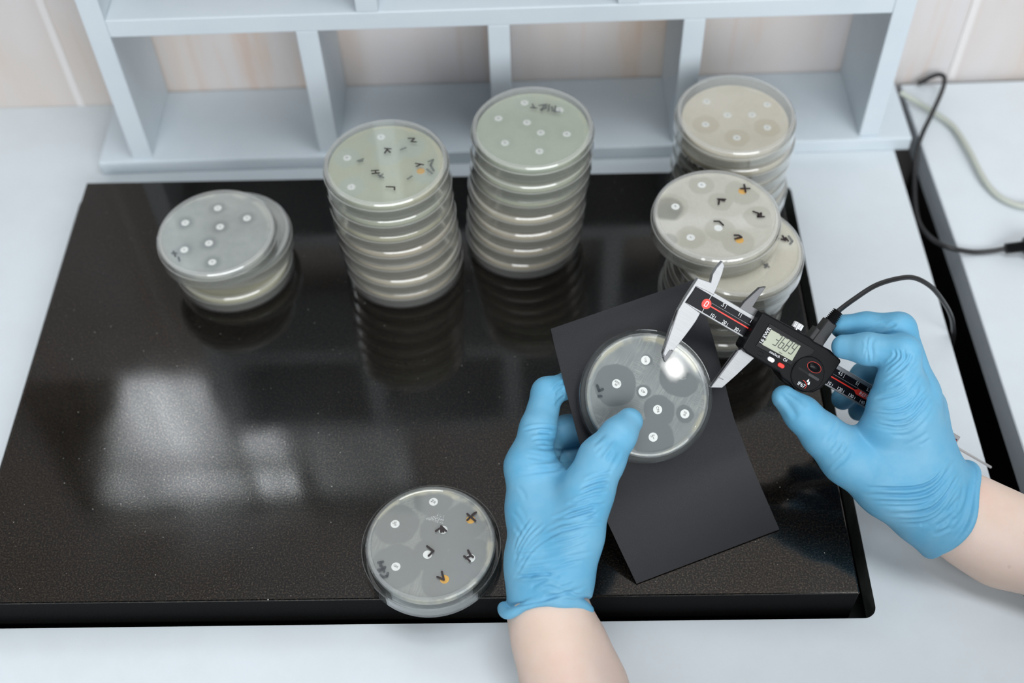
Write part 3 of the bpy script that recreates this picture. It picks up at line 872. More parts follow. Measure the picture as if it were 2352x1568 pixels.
# ------------------------------------------------------------------ digital caliper (x along the beam, y towards the small jaws, z off the face)
KO = at(1614.248, 712.127, .785)
def _pose(a, b, c):
    X = math.cos(a)*CR+math.sin(a)*CU; Y = -math.sin(a)*CR+math.cos(a)*CU; Zv = -CF
    X, Zv = math.cos(b)*X-math.sin(b)*Zv, math.sin(b)*X+math.cos(b)*Zv
    Y, Zv = math.cos(c)*Y+math.sin(c)*Zv, -math.sin(c)*Y+math.cos(c)*Zv
    return X, Y, Zv
KX, KY, KZ = _pose(-.49377, .29778, .07059)
MK = Matrix.Identity(4)
for i in range(3): MK[i][0], MK[i][1], MK[i][2], MK[i][3] = KX[i], KY[i], KZ[i], KO[i]
def kp(px, py, zz=0.):
    p = onplane(px, py, KO+KZ*zz, KZ)-KO
    return (p @ KX, p @ KY)
def K1(x, y, zz=0.): return kp(1480+x/3.92, 580+y/3.92, zz)
def K2(x, y, zz=0.): return kp(1680+x/5.6, 680+y/5.6, zz)
def K3(x, y, zz=0.): return kp(1500+x/5.227, 600+y/5.227, zz)
def kw(x, y, z): return KO+KX*x+KY*y+KZ*z

cal = empty('digital_caliper', label='black digital caliper with steel jaws held over the dish in the right hand', cat='caliper', mat=MK)
def kprism(name, poly, z0, z1, mat, parent=None, bevel=.0003, seg=2):
    bm = bmesh.new(); prism_bm(bm, poly, z0, z1, bevel, seg)
    return bm_obj(name, bm, mat, parent or cal)
yb = (K1(510, 545)[1]+K1(890, 765)[1])/2
yt = (K1(650, 385)[1]+K1(1050, 590)[1])/2
XE = .2195
TH = -.0034
kprism('beam', [(-.013, yb), (XE, yb), (XE, yt), (-.013, yt)], TH, -.0001, MT['steel'], bevel=.0004)
J = [(485, 230), (580, 262), (600, 270), (618, 196), (652, 140), (705, 78), (722, 116), (700, 185), (664, 292), (625, 382), (560, 345), (470, 305), (370, 447), (505, 545), (470, 610), (430, 668), (345, 775), (262, 885), (244, 876), (190, 988), (165, 912), (235, 690), (305, 520), (372, 405)]
kprism('fixed_jaw', [K1(*p, .0002) for p in J], TH-.0002, .0002, MT['steel'], bevel=.00035)
# thin measuring edges: dark ground bevels along the jaws
kprism('jaw_bevel', [K1(*p, .0004) for p in ((165, 912), (300, 520), (308, 528), (178, 905), (192, 960), (190, 988))], -.002, .0004, MT['dsteel'], bevel=.0001)
kprism('jaw_tip', [K1(*p, .0006) for p in ((228, 875), (262, 888), (190, 988), (176, 955))], -.003, .00045, MT['dsteel'], bevel=.0001)
kprism('sliding_upper_jaw', [K1(*p, -.0002) for p in ((855, 505), (905, 442), (1042, 317), (1098, 308), (1036, 395), (978, 487), (1075, 545), (1110, 600), (1020, 585))], TH, -.0003, MT['dsteel'], bevel=.0003)
kprism('sliding_lower_jaw', [K1(*p, .0002) for p in ((905, 850), (838, 885), (752, 1000), (668, 1120), (597, 1215), (700, 1217), (830, 1098), (990, 950), (960, 900))], TH, .0002, MT['steel'], bevel=.0003)
kprism('jaw_step', [K1(*p, .0005) for p in ((672, 1120), (714, 1141), (711, 1146), (668, 1126))], -.002, .00045, MT['dsteel'], bevel=.00005)
kprism('jaw_bevel', [K1(*p, .0006) for p in ((838, 882), (850, 892), (676, 1122), (612, 1200), (600, 1208), (664, 1118))], -.002, .0004, MT['dsteel'], bevel=.0001)
# scale plate and its printing
y0p = K1(505, 545)[1]+.0002; y1p = K1(625, 385)[1]-.0006
ly0 = (K1(370, 447)[1]+K1(890, 747)[1])/2; ly1 = (K1(464, 306)[1]+K1(1005, 620)[1])/2
xl = (K1(370, 447)[0]+K1(464, 306)[0])/2
plate = kprism('scale_plate', [(xl, ly0), (XE-.0015, ly0), (XE-.0015, ly1), (xl, ly1)], -.0002, .0004, MT['scale'], bevel=.0001)
zt = .00045
s = Soup()
ymt, ymb = K3(745, 650)[1], K3(730, 685)[1]
yit, yib = K3(893, 525)[1], K3(865, 572)[1]
def tick(x, y0, y1): s.rect(x-.00012, x+.00012, min(y0, y1), max(y0, y1), zt, zt+.00006)
for m in (10, 20, 30, 40, 50, 60, 70, 80, 90, 100, 110, 120, 130, 140, 150):
    x = m*1e-3; tick(x, ymt, ymb)
    s.text(str(m), .0034, x-.0006-.0010*len(str(m)), (ymt+ymb)/2+.0001, zt, sx=.92)
for k in range(1, 13):
    x = k*.0127; tick(x, yit, yib)
    lab = ('%g' % (k/2)).lstrip('0')
    s.text(lab, .0034, x-.0007-.0009*len(lab), (yit+yib)/2+.0001, zt, sx=.92)
s.rect(-.00012, .00012, ly0, ly1, zt, zt+.00004)
s.obj('scale_markings', MT['white'], plate)
cx0, cy0 = K3(638, 510)
s = Soup()
s.prism([(cx0+.0034*math.cos(t), cy0+.0034*math.sin(t)) for t in np.linspace(0, 2*math.pi, 40)[:-1]], zt, zt+.00010)
yr = (K3(690, 545)[1]+K3(1190, 825)[1])/2
s.rect(cx0+.003, .1375, yr-.00042, yr+.00042, zt, zt+.00008)
xb = K2(1600, 1215)[0]
s.prism([(xb-.002, yr), (xb+.001, yr+.0019), (xb+.030, yr+.0019), (xb+.030, yr-.0019), (xb+.001, yr-.0019)], zt, zt+.00012)
s.rect(.165, XE-.002, ly1-.0016, ly1-.0007, zt, zt+.00008)
s.obj('red_line', MT['red'], plate)
s = Soup(); s.rect(cx0+.003, .14, yr+.0021, yr+.0023, zt, zt+.00004); s.obj('fine_line', MT['grey'], plate)
s = Soup()
def seg7(S, ch, cx, cy, w, h, t, z, sl=.12):
    on = {'0': 'abcdef', '3': 'abgcd', '6': 'afgedc', '8': 'abcdefg', '9': 'abcfgd'}[ch]
    P = {'a': ((-1, 1), (1, 1)), 'b': ((1, 1), (1, 0)), 'c': ((1, 0), (1, -1)), 'd': ((-1, -1), (1, -1)), 'e': ((-1, 0), (-1, -1)), 'f': ((-1, 1), (-1, 0)), 'g': ((-1, 0), (1, 0))}
    for k in on:
        (ax, ay), (bx, by) = P[k]
        a = np.array([cx+ax*w/2+ay*h/2*sl, cy+ay*h/2]); b = np.array([cx+bx*w/2+by*h/2*sl, cy+by*h/2])
        d = (b-a)/np.linalg.norm(b-a); S.stroke([a+d*t*.45, b-d*t*.45], t, z, z+.00005)
seg7(s, '0', cx0, cy0, .0019, .0034, .00045, zt+.00012)
s.text('REFE', .0036, xb+.0068, yr, zt+.00013, sx=1.05)
s.obj('plate_lettering', MT['white'], plate)
# slider housing
ZB = .0068
B = [(1062, 540), (1085, 538), (1490, 762), (1530, 800), (1680, 880), (1768, 965), (1772, 985), (1700, 1100), (1640, 1180), (1590, 1228), (1520, 1262), (1440, 1258), (1370, 1235), (1335, 1195), (1245, 1130), (1215, 1080), (925, 908), (886, 862), (890, 838)]
house = kprism('slider_housing', [K1(*p, ZB) for p in B], -.0050, ZB, MT['blk'], bevel=.0012, seg=3)
kprism('end_bracket', [K1(*p, .003) for p in ((1040, 560), (1072, 572), (1030, 650), (965, 760), (905, 852), (878, 835), (935, 745), (1000, 640))], -.0045, .0028, MT['blk'], bevel=.0004)
kprism('steel_clip', [K1(*p, .002) for p in ((1052, 552), (1078, 566), (1058, 598), (1035, 582))], -.0030, .0022, MT['steel2'], bevel=.0002)
kprism('grip', [K1(*p, .002) for p in ((1195, 1080), (1330, 1170), (1385, 1240), (1330, 1225), (1250, 1160))], -.0045, .003, MT['blk'], bevel=.0006)
ZP = ZB+.0004
pan = kprism('display_panel', [K2(*p, ZP) for p in ((492, 350), (1075, 690), (1035, 752), (905, 790), (800, 848), (765, 890), (312, 640))], ZB-.001, ZP, MT['blk2'], house, bevel=.0002)
scr = kprism('screen', [K2(*p, ZP+.0002) for p in ((512, 428), (892, 640), (780, 832), (395, 622))], ZP-.0005, ZP+.0002, MT['lcd'], house, bevel=.00006)
zs = ZP+.00022
s = Soup()
for ch, c in zip('3689', ((592, 566), (662, 602), (726, 640), (795, 676))):
    x, y = K2(*c, zs); seg7(s, ch, x, y, .0026, .0078, .00062, zs, .16)
x, y = K2(655, 672, zs); s.rect(x-.0003, x+.0003, y-.0003, y+.0003, zs, zs+.00004)
x, y = K2(440, 562, zs); s.rect(x-.0003, x+.0003, y-.0007, y+.0007, zs, zs+.00004)
x, y = K2(632, 728, zs); s.rect(x-.0015, x+.0015, y-.0002, y+.0002, zs, zs+.00004)
s.obj('digits', MT['seg'], scr)
s = Soup()
zp = ZP+.00005
x, y = K2(433, 508, zp); s.text('16 EWR', .0036, x, y, zp, math.pi/2, 1.0)
x, y = K2(556, 748, zp); s.text('mm/inch', .0026, x, y, zp, 0, .95)
x, y = K2(690, 822, zp); s.text('OI', .0030, x, y, zp)
s.obj('panel_lettering', MT['white'], pan)
def capsule_poly(cx, cy, L, R, ang=0., n=10):
    out = []
    for sgn, a0 in ((1, -90), (-1, 90)):
        for k in range(n+1):
            a = math.radians(a0+180*k/n); out.append((cx+math.cos(ang)*(sgn*L/2)+R*math.cos(a+ang), cy+math.sin(ang)*(sgn*L/2)+R*math.sin(a+ang)))
    return out
for c, m, lab in (((513, 817), 'white', 'white button'), ((642, 893), 'red', 'red button')):
    x, y = K2(*c, ZB+.001)
    o = kprism('button', capsule_poly(x, y, .0024, .00145), ZB-.001, ZB+.0011, MT[m], house, bevel=.0004); o['label'] = lab
x, y = K2(372, 740, ZB); kprism('button', capsule_poly(x, y, .0024, .0015), ZB-.001, ZB+.0002, MT['blk'], house, bevel=.0003)
bx, by = K2(985, 1004, ZB+.001)
RC = .0120
V, F = lathe([(0, ZB-.001), (RC+.0006, ZB-.001), (RC+.0006, ZB+.0001), (RC+.0001, ZB+.0001), (RC, ZB+.0008), (RC-.0006, ZB+.0012), (0, ZB+.0012)], 72)
cov = mesh_obj('battery_cover', [(v[0]+bx, v[1]+by, v[2]) for v in V], F, MT['blk'], house, auto=.5)
zc = ZB+.00125
ex_, ey_ = K2(1065, 915, zc)
s = Soup()
ell = lambda a, b, n=44, ph=0.: [(ex_+a*math.cos(t)*math.cos(ph)-b*math.sin(t)*math.sin(ph), ey_+a*math.cos(t)*math.sin(ph)+b*math.sin(t)*math.cos(ph)) for t in np.linspace(0, 2*math.pi, n+1)[:-1]]
E1, E2 = ell(.0056, .0034), ell(.0054, .0032)
n = len(E1)
for i in range(n):
    j = (i+1) % n; s.prism([E1[i], E1[j], E2[j], E2[i]], zc, zc+.00006)
ax_, ay_ = K2(905, 1128, zc)
arc = [K2(*p, zc) for p in ((922, 1080), (948, 1100), (964, 1130), (962, 1160), (942, 1187))]
s.stroke(arc, .00035, zc, zc+.00006)
s.obj('red_outline', MT['red'], cov)
V, F = lathe([(0, 0), (.0046, 0), (.0042, .0006), (.0030, .0011), (.0015, .0013), (0, .00135)], 40)
mesh_obj('oval_key', [(v[0]+ex_, v[1]*.58+ey_, v[2]+zc) for v in V], F, MT['blk2'], cov, smooth=True)
s = Soup(); s.stroke([K2(875, 928, zc), K2(1000, 1005, zc)], .0016, zc-.0001, zc+.00005); s.obj('coin_slot', MT['blk2'], cov)
s = Soup(); s.stroke([K2(1005, 1008, zc), K2(1112, 1072, zc)], .0018, zc-.0001, zc+.0001); s.obj('slot_key', pbr('dark_grey_plastic', (.03, .03, .032, 1), .5), cov)
s = Soup()
x, y = K2(898, 1140, zc); s.text('IP67', .0037, x, y, zc, 0., .95)
for c, q in (((982, 1092), .00075), ((992, 1126), .0008)):
    x, y = K2(*c, zc)
    s.prism([(x+q*math.cos(t), y+q*math.sin(t)) for t in np.linspace(math.pi*.88, math.pi*2.12, 14)]+[(x, y+2.3*q)], zc, zc+.00006)
s.obj('cover_lettering', MT['white'], cov)
# locking screw
x, y = K2(855, 385, .003)
prof = []
kn = []
for i in range(72):
    a = 2*math.pi*i/72; r = .0036 if i % 3 else .0033
    kn.append((r*math.cos(a), r*math.sin(a)))
V = [(x+p[0], y-.0018, .0025+p[1]) for p in kn]+[(x+p[0], y+.0018, .0025+p[1]) for p in kn]+[(x+p[0]*.85, y+.0022, .0025+p[1]*.85) for p in kn]
F = [tuple(range(72)), tuple(range(144, 216))[::-1]]+[(a+i, a+(i+1) % 72, a+72+(i+1) % 72, a+72+i) for a in (0, 72) for i in range(72)]
scw = mesh_obj('locking_screw', V, F, MT['steel2'], cal, auto=.3)
V, F = tube([(x, y-.0065, .0025), (x, y-.0015, .0025)], .0013, 16); mesh_obj('screw_shaft', V, F, MT['steel2'], scw, auto=.6)
# depth rod
yrod = K1(0, 0)[1]*0+kp(2280, 1075)[1]
V, F = tube([(XE-.01, yrod, -.0017), (.2555, yrod, -.0017)], .0009, 12); mesh_obj('depth_rod', V, F, MT['steel2'], cal, auto=.6)
# data cable: plug, strain relief and cord are one thing plugged into the slider
e0 = np.array(K2(1120, 560, .002)); e1 = np.array(K2(1285, 330, .002)); e2 = np.array(K2(1390, 195, .002))
dc = empty('data_cable', label='black data cable plugged into the caliper, arching over the gap between the tables', cat='cable', mat=MK)
t = (e1-e0)/np.linalg.norm(e1-e0); nn_ = np.array([-t[1], t[0]])
def obx(a, b, w0, w1): return [tuple(a+nn_*w0), tuple(a-nn_*w0), tuple(b-nn_*w1), tuple(b+nn_*w1)]
bm = bmesh.new(); prism_bm(bm, obx(e0-t*.004, e1, .0044, .0040), -.0035, .0045, .0008, 3)
prism_bm(bm, obx(e0-t*.003+nn_*.004, e0+t*.006+nn_*.004, .0035, .0030), -.0030, .0036, .0006, 2)
bm_obj('plug', bm, MT['rubber'], dc)
V, F = tube([np.array([*(e1+(e2-e1)*k/14), .0005]) for k in range(-1, 15)], [(.0044 if k % 2 else .0030)-.0006*k/14 for k in range(-1, 15)], 16)
mesh_obj('strain_relief', V, F, MT['rubber'], dc, auto=.5)
inv = MK.inverted()
pts = [kw(*(e1+(e2-e1)*.5), .0005), kw(*e2, .0005), at(1960, 688, .812), at(2010, 656, .818), at(2060, 640, .826), at(2100, 638, .836), at(2138, 658, .850), at(2165, 690, .872), at(2183, 722, .905), at(2189, 750, .943), at(2188, 785, .985), at(2172, 830, 1.04), at(2152, 880, 1.10)]
V, F = tube([inv @ Vector(p) for p in smooth_path(pts, 10)], .00175, 14)
mesh_obj('cord', V, F, MT['rubber'], dc, smooth=True)
# ------------------------------------------------------------------ bodies as smooth skins grown over tapered limbs
def seg_field(P, a, ra, b, rb):
    a, b = np.array(a), np.array(b); ab = b-a
    t = np.clip(((P-a) @ ab)/max(ab @ ab, 1e-12), 0, 1)
    return np.linalg.norm(P-a-t[..., None]*ab, axis=-1)-(ra+t*(rb-ra))
def smin(a, b, k):
    if k <= 0: return np.minimum(a, b)
    h = np.clip(.5+.5*(b-a)/k, 0, 1)
    return b*(1-h)+a*h-k*h*(1-h)
def chain(pts):
    return [(pts[i][0], pts[i][1], pts[i+1][0], pts[i+1][1]) for i in range(len(pts)-1)]
def pd(*rows):            # rows of (px, py, depth, radius) -> joints in space
    return [(at(r[0], r[1], r[2]), r[3]) for r in rows]

def grid_for(segs, h, pad):
    lo = np.min([np.minimum(s[0]-s[1], s[2]-s[3]) for s in segs], axis=0)-pad
    hi = np.max([np.maximum(s[0]+s[1], s[2]+s[3]) for s in segs], axis=0)+pad
    n = np.ceil((hi-lo)/h).astype(int)+1
    ax = [lo[i]+h*np.arange(n[i]) for i in range(3)]
    return lo, n, np.stack(np.meshgrid(*ax, indexing='ij'), -1).astype(np.float32)

def union(P, segs, k, far=.03):
    """smooth union, each limb evaluated only near itself"""
    D = np.full(P.shape[:3], far, np.float32)
    lo = P[0, 0, 0]; h = P[1, 0, 0][0]-lo[0]
    for a, ra, b, rb in segs:
        l = np.minimum(a-ra, b-rb)-far; u = np.maximum(a+ra, b+rb)+far
        i0 = np.maximum(((l-lo)/h).astype(int), 0); i1 = np.minimum(((u-lo)/h).astype(int)+2, P.shape[:3])
        sl = tuple(slice(i0[i], i1[i]) for i in range(3))
        D[sl] = smin(D[sl], seg_field(P[sl], a, ra, b, rb).astype(np.float32), k)
    return D

def surface_nets(D, lo, h):
    n = np.array(D.shape)
    S = D < 0
    c = [(i, j, k) for i in (0, 1) for j in (0, 1) for k in (0, 1)]
    def corner(A, o): return A[o[0]:n[0]-1+o[0], o[1]:n[1]-1+o[1], o[2]:n[2]-1+o[2]]
    cnt = sum(corner(S, o).astype(np.int8) for o in c)
    idx = np.argwhere((cnt > 0) & (cnt < 8))
    ids = np.full(tuple(n-1), -1, np.int64); ids[tuple(idx.T)] = np.arange(len(idx))
    acc = np.zeros((len(idx), 3)); num = np.zeros(len(idx))
    for o in c:
        for ax in range(3):
            if o[ax]: continue
            o2 = list(o); o2[ax] = 1
            va = D[tuple((idx+np.array(o)).T)]; vb = D[tuple((idx+np.array(o2)).T)]
            m = (va < 0) != (vb < 0)
            t = va[m]/(va[m]-vb[m])
            p = np.repeat(np.array(o, float)[None], m.sum(), 0); p[:, ax] += t
            acc[m] += p; num[m] += 1
    V = lo+h*(idx+acc/num[:, None])
    Fs = []
    for ax in range(3):
        b, d = (ax+1) % 3, (ax+2) % 3
        sl0 = [slice(None)]*3; sl1 = [slice(None)]*3
        sl0[ax] = slice(0, n[ax]-1); sl1[ax] = slice(1, n[ax])
        s0, s1 = S[tuple(sl0)], S[tuple(sl1)]
        e = np.argwhere(s0 != s1)
        ok = (e[:, b] > 0) & (e[:, d] > 0) & (e[:, b] < n[b]-1) & (e[:, d] < n[d]-1)
        e = e[ok]
        q = []
        for ob, od in ((-1, -1), (0, -1), (0, 0), (-1, 0)):
            ee = e.copy(); ee[:, b] += ob; ee[:, d] += od; q.append(ids[tuple(ee.T)])
        q = np.stack(q, 1)
        flip = ~s0[tuple(e.T)]
        q[flip] = q[flip][:, ::-1]
        Fs.append(q)
    return V, np.concatenate(Fs)

def vnormals(V, F):
    N = np.zeros_like(V)
    fn = np.cross(V[F[:, 2]]-V[F[:, 0]], V[F[:, 3]]-V[F[:, 1]])
    for k in range(4): np.add.at(N, F[:, k], fn)
    return N/(np.linalg.norm(N, axis=1, keepdims=True)+1e-12)

def relax(V, F, it=2, w=.5):
    for _ in range(it):
        A = np.zeros_like(V); c = np.zeros(len(V))
        for k in range(4):
            a, b = F[:, k], F[:, (k+1) % 4]
            np.add.at(A, a, V[b]); np.add.at(c, a, 1); np.add.at(A, b, V[a]); np.add.at(c, b, 1)
        V = V*(1-w)+w*A/np.maximum(c, 1)[:, None]
    return V

def skin_mesh(name, V, F, mat, parent=None):
    me = bpy.data.meshes.new(name)
    me.from_pydata(V.tolist(), [], F.tolist())
    me.materials.append(mat)
    me.polygons.foreach_set('use_smooth', np.ones(len(F), bool))
    me.update()
    o = bpy.data.objects.new(name, me); COL.objects.link(o)
    if parent: o.parent = parent
    return o

def cr(pts, per=6):
    return np.array(smooth_path(pts, per))
def fan(A, B, n, jit=4., cut=.25, w=(3.0, 4.6), dep=(.45, 1.05)):
    """folds lying between two boundary folds"""
    A, B = cr(A), cr(B); m = min(len(A), len(B)); A, B = A[:m], B[:m]
    out = []
    for k in range(n):
        t = (k+rng.uniform(-.25, .25))/max(n-1, 1)
        L = A*(1-t)+B*t
        i0 = int(rng.uniform(0, cut)*m); i1 = m-int(rng.uniform(0, cut)*m)
        L = L[i0:max(i1, i0+3)]
        L = L+np.cumsum(rng.normal(0, jit/6, L.shape), 0)*.6
        out.append((L, rng.uniform(*w), rng.uniform(*dep)*1e-3))
    return out
def line(pts, w=4., dep=.6): return [(cr(pts), w, dep*1e-3)]

def fold(V, F, creases):
    """press the folds into the side of the glove they lie on"""
    N = vnormals(V, F)
    x, y = pix(V); Q = np.stack([x, y], 1)
    view = (V-CAM); view /= np.linalg.norm(view, axis=1, keepdims=True)
    face = np.clip(-(N*view).sum(1)*3, 0, 1)
    off = np.zeros(len(V))
    for L, w, dep in creases:
        lo, hi = L.min(0)-4*w, L.max(0)+4*w
        sel = np.where((Q[:, 0] > lo[0]) & (Q[:, 0] < hi[0]) & (Q[:, 1] > lo[1]) & (Q[:, 1] < hi[1]) & (face > .02))[0]
        if not len(sel): continue
        q = Q[sel]; best = np.full(len(sel), 1e9); sgn = np.zeros(len(sel)); par = np.zeros(len(sel))
        for i in range(len(L)-1):
            a, b = L[i], L[i+1]; ab = b-a; t = np.clip(((q-a) @ ab)/(ab @ ab+1e-9), 0, 1)
            dv = q-a-t[:, None]*ab; d = np.hypot(dv[:, 0], dv[:, 1]); m = d < best
            best[m] = d[m]; sgn[m] = np.sign(ab[0]*dv[m, 1]-ab[1]*dv[m, 0]); par[m] = (i+t[m])/(len(L)-1)
        taper = np.clip(np.minimum(par, 1-par)*5, 0, 1)
        sd = best*sgn
        prof = -np.exp(-(sd/w)**2)+.75*np.exp(-((sd-1.7*w)/(1.1*w))**2)+.25*np.exp(-((sd+1.9*w)/(1.2*w))**2)
        off[sel] += dep*prof*taper
    return V+N*(off*face)[:, None]

def rim(center, u, v, r, n=64, wob=.0012, seed=0, sag=None):
    """rolled bead round a cuff: a closed loop of short limbs"""
    g = np.random.default_rng(seed); ph = g.uniform(0, 6.28, 4)
    P = []
    for i in range(n):
        a = 2*math.pi*i/n
        w = wob*(math.sin(3*a+ph[0])+.6*math.sin(5*a+ph[1]))
        P.append(center+u*math.cos(a)*(1+w*12)+v*math.sin(a)*(1+w*12)+np.cross(u, v)/np.linalg.norm(np.cross(u, v))*w*1.2)
    return [(P[i], r*(1+.18*math.sin(3*2*math.pi*i/n+ph[2])), P[(i+1) % n], r*(1+.18*math.sin(3*2*math.pi*(i+1)/n+ph[2]))) for i in range(n)]

def glove(palm, fingers, cuff_c, cuff_n, rim_segs, creases, parent, kp=.012, kf=.009, h=.00066):
    allsegs = palm+[s for f in fingers for s in f]+rim_segs
    lo, n, P = grid_for(allsegs, h, .004)
    D = union(P, palm, kp)
    Fg = None
    for f in fingers:
        d = union(P, f, .004)
        Fg = d if Fg is None else smin(Fg, d, .0012)
    D = smin(D, Fg, kf)
    cut = ((P-np.asarray(cuff_c, np.float32)) @ np.asarray(cuff_n, np.float32))
    D = np.maximum(D, cut)
    D = smin(D, union(P, rim_segs, .001), .0013)
    V, F = surface_nets(D, lo, h)
    V = relax(V, F, 2, .5)
    V = fold(V, F, creases)
    return skin_mesh('glove', V, F, MT['glove'], parent)

person = None
# --- left hand
pl = chain(pd((1228, 1402, .768, .0182), (1234, 1290, .772, .0187), (1223, 1170, .782, .0152), (1213, 1072, .789, .0140)))
pl += chain(pd((1292, 1402, .768, .0172), (1297, 1320, .766, .0166), (1321, 1230, .765, .0160), (1345, 1135, .768, .0160)))
pl += chain(pd((1262, 1330, .772, .0195), (1270, 1190, .780, .0170), (1262, 1100, .789, .0120)))
pl += chain(pd((1255, 1345, .778, .0160), (1232, 1100, .806, .0135)))
pl += chain(pd((1265, 1345, .782, .0150), (1245, 1125, .819, .0125)))
pl += chain(pd((1275, 1335, .784, .0135), (1262, 1150, .826, .0115)))
th = chain(pd((1345, 1135, .768, .0160), (1382, 1054, .772, .0150), (1421, 999, .777, .0114), (1446, 967, .7835, .0088)))
ix = chain(pd((1213, 1072, .789, .0140), (1236, 985, .802, .0120), (1257, 902, .8175, .0104), (1305, 884, .8262, .0085), (1370, 893, .8290, .0078)))
mi = chain(pd((1232, 1100, .806, .0135), (1258, 1000, .832, .0110), (1305, 989, .8350, .0107), (1380, 985, .829, .0085)))
ri = chain(pd((1245, 1125, .819, .0125), (1285, 1052, .843, .0105), (1335, 1046, .840, .0095), (1400, 1050, .832, .0080)))
pk = chain(pd((1262, 1150, .826, .0115), (1300, 1100, .840, .0095), (1350, 1090, .840, .0085), (1400, 1090, .833, .0075)))
lw, le = at(1257, 1398, .768), at(1300, 1568, .752)
ln = (le-lw)/np.linalg.norm(le-lw)
lu = at(1351, 1392, .768)-at(1155, 1404, .768); lu = lu/2
lv = np.cross(ln, lu); lv = lv/np.linalg.norm(lv)*.0215
lc = (at(1351, 1392, .768)+at(1155, 1404, .768))/2
cl = fan([(1306, 1054), (1260, 1050), (1195, 1036)], [(1318, 1066), (1270, 1080), (1172, 1092)], 7, 3)
cl += fan([(1290, 985), (1240, 978), (1200, 985)], [(1300, 1038), (1245, 1032), (1188, 1034)], 5, 3, .4)
cl += fan([(1412, 1085), (1365, 1098), (1310, 1125)], [(1384, 1200), (1335, 1205), (1240, 1235)], 9, 4, .3)
cl += fan([(1168, 1262), (1240, 1262), (1376, 1232)], [(1168, 1325), (1250, 1318), (1356, 1292)], 5, 6, .35, (4, 6.5), (.4, .9))
cl += fan([(1330, 1040), (1360, 1020), (1395, 985)], [(1395, 1090), (1410, 1060), (1430, 1025)], 5, 5, .5, (4, 6), (.3, .6))
cl += fan([(1302, 876), (1284, 884), (1268, 900)], [(1302, 908), (1288, 914), (1272, 935)], 4, 2)
cl += fan([(1170, 1110), (1200, 1130), (1215, 1180)], [(1170, 1200), (1190, 1220), (1205, 1250)], 4, 5, .4, (4, 6), (.2, .4))
cl += fan([(1172, 1300), (1190, 1230), (1230, 1170)], [(1180, 1330), (1230, 1260), (1300, 1215)], 7, 6, .5, (2.8, 4), (.25, .5))
cl += fan([(1395, 1120), (1350, 1150), (1290, 1160)], [(1380, 1230), (1300, 1260), (1190, 1275)], 8, 5, .5, (2.8, 4), (.3, .65))
for k in range(13):
    x, y = rng.uniform(1172, 1300), rng.uniform(1305, 1378); a = rng.uniform(-.35, .6); l = rng.uniform(35, 80)
    cl += line([(x, y), (x+l*.5*math.cos(a)+rng.uniform(-5, 5), y-l*.5*math.sin(a)), (x+l*math.cos(a), y-l*math.sin(a))], rng.uniform(3.2, 5), rng.uniform(.3, .6))
cl += line([(1165, 1392), (1240, 1380), (1300, 1362), (1345, 1372)], 5, 1.2)
# --- right hand
pr = chain(pd((2158, 1230, .8125, .0168), (2112, 1172, .806, .0186), (2040, 1115, .800, .0195), (1948, 1052, .800, .0165)))
pr += chain(pd((2200, 1114, .808, .0140), (2157, 1098, .802, .0158)))
_w, _c = at(2150, 1146, .806), at(2198, 1174, .8115)
_u = at(2241, 1076, .8115)-at(2149, 1266, .8115); _u = _u/np.linalg.norm(_u)
for q in (-1, 1): pr += chain([(_w+_u*.0068*q, .0190), (_c+_u*.0083*q, .0228)])
pr += chain(pd((2158, 1165, .806, .0195), (2120, 1120, .800, .0175), (2088, 950, .787, .0150)))
pr += chain(pd((2142, 1105, .800, .0155), (2108, 905, .792, .0125)))
pr += chain(pd((2148, 1092, .805, .0132), (2113, 950, .806, .0130)))
pr += chain(pd((2150, 1096, .806, .0130), (2122, 932, .810, .0110)))
pr += chain(pd((2040, 1060, .799, .0165), (2042, 985, .796, .0115)))
pr += chain(pd((1985, 1030, .801, .0110), (1990, 1003, .801, .0080)))
rth = chain(pd((1948, 1052, .800, .0165), (1892, 1000, .800, .0143), (1842, 950, .801, .0117), (1801, 913, .804, .0083)))
rix = chain(pd((2068, 880, .784, .0145), (2050, 930, .787, .0155), (2036, 972, .790, .0152)))
rix += chain(pd((2088, 950, .787, .0150), (2068, 880, .784, .0145), (2074, 809, .783, .0113), (1992, 801, .792, .0103), (1938, 796, .800, .0081)))
rmi = chain(pd((2110, 905, .792, .0125), (2064, 757, .800, .0112), (1990, 751, .811, .0098), (1935, 750, .815, .0082)))
rri = chain(pd((2117, 950, .806, .0130), (2066, 832, .836, .0105), (1985, 862, .853, .0090), (1936, 915, .848, .0080)))
rpk = chain(pd((2125, 932, .810, .0110), (2078, 858, .848, .0092), (2010, 925, .866, .0082), (1972, 943, .862, .0073)))
ra, rb_ = at(2200, 1180, .812), at(2307, 1239, .822)
rn = (rb_-ra)/np.linalg.norm(rb_-ra)
r0, r1 = at(2149, 1266, .814), at(2241, 1076, .808)
ru = (r1-r0)/2; rc = (r0+r1)/2
rn2 = rn-(rn @ ru)*ru/(ru @ ru); rn2 /= np.linalg.norm(rn2)
rv = np.cross(rn2, ru); rv = rv/np.linalg.norm(rv)*.0240
crr = fan([(2112, 792), (2070, 850), (2018, 885)], [(2152, 935), (2085, 1000), (1985, 985)], 13, 4, .35)
crr += fan([(2125, 840), (2110, 900), (2080, 960)], [(2168, 975), (2130, 1010), (2070, 1040)], 7, 5, .45, (3.5, 5), (.2, .5))
crr += fan([(2190, 1045), (2120, 1115), (1960, 1118)], [(2222, 1090), (2150, 1190), (2060, 1205)], 9, 4, .2, (3., 4.6), (.6, 1.3))
crr += fan([(2215, 1080), (2195, 1150), (2110, 1235)], [(2232, 1095), (2210, 1190), (2150, 1250)], 4, 5, .3, (4, 7), (.4, .9))
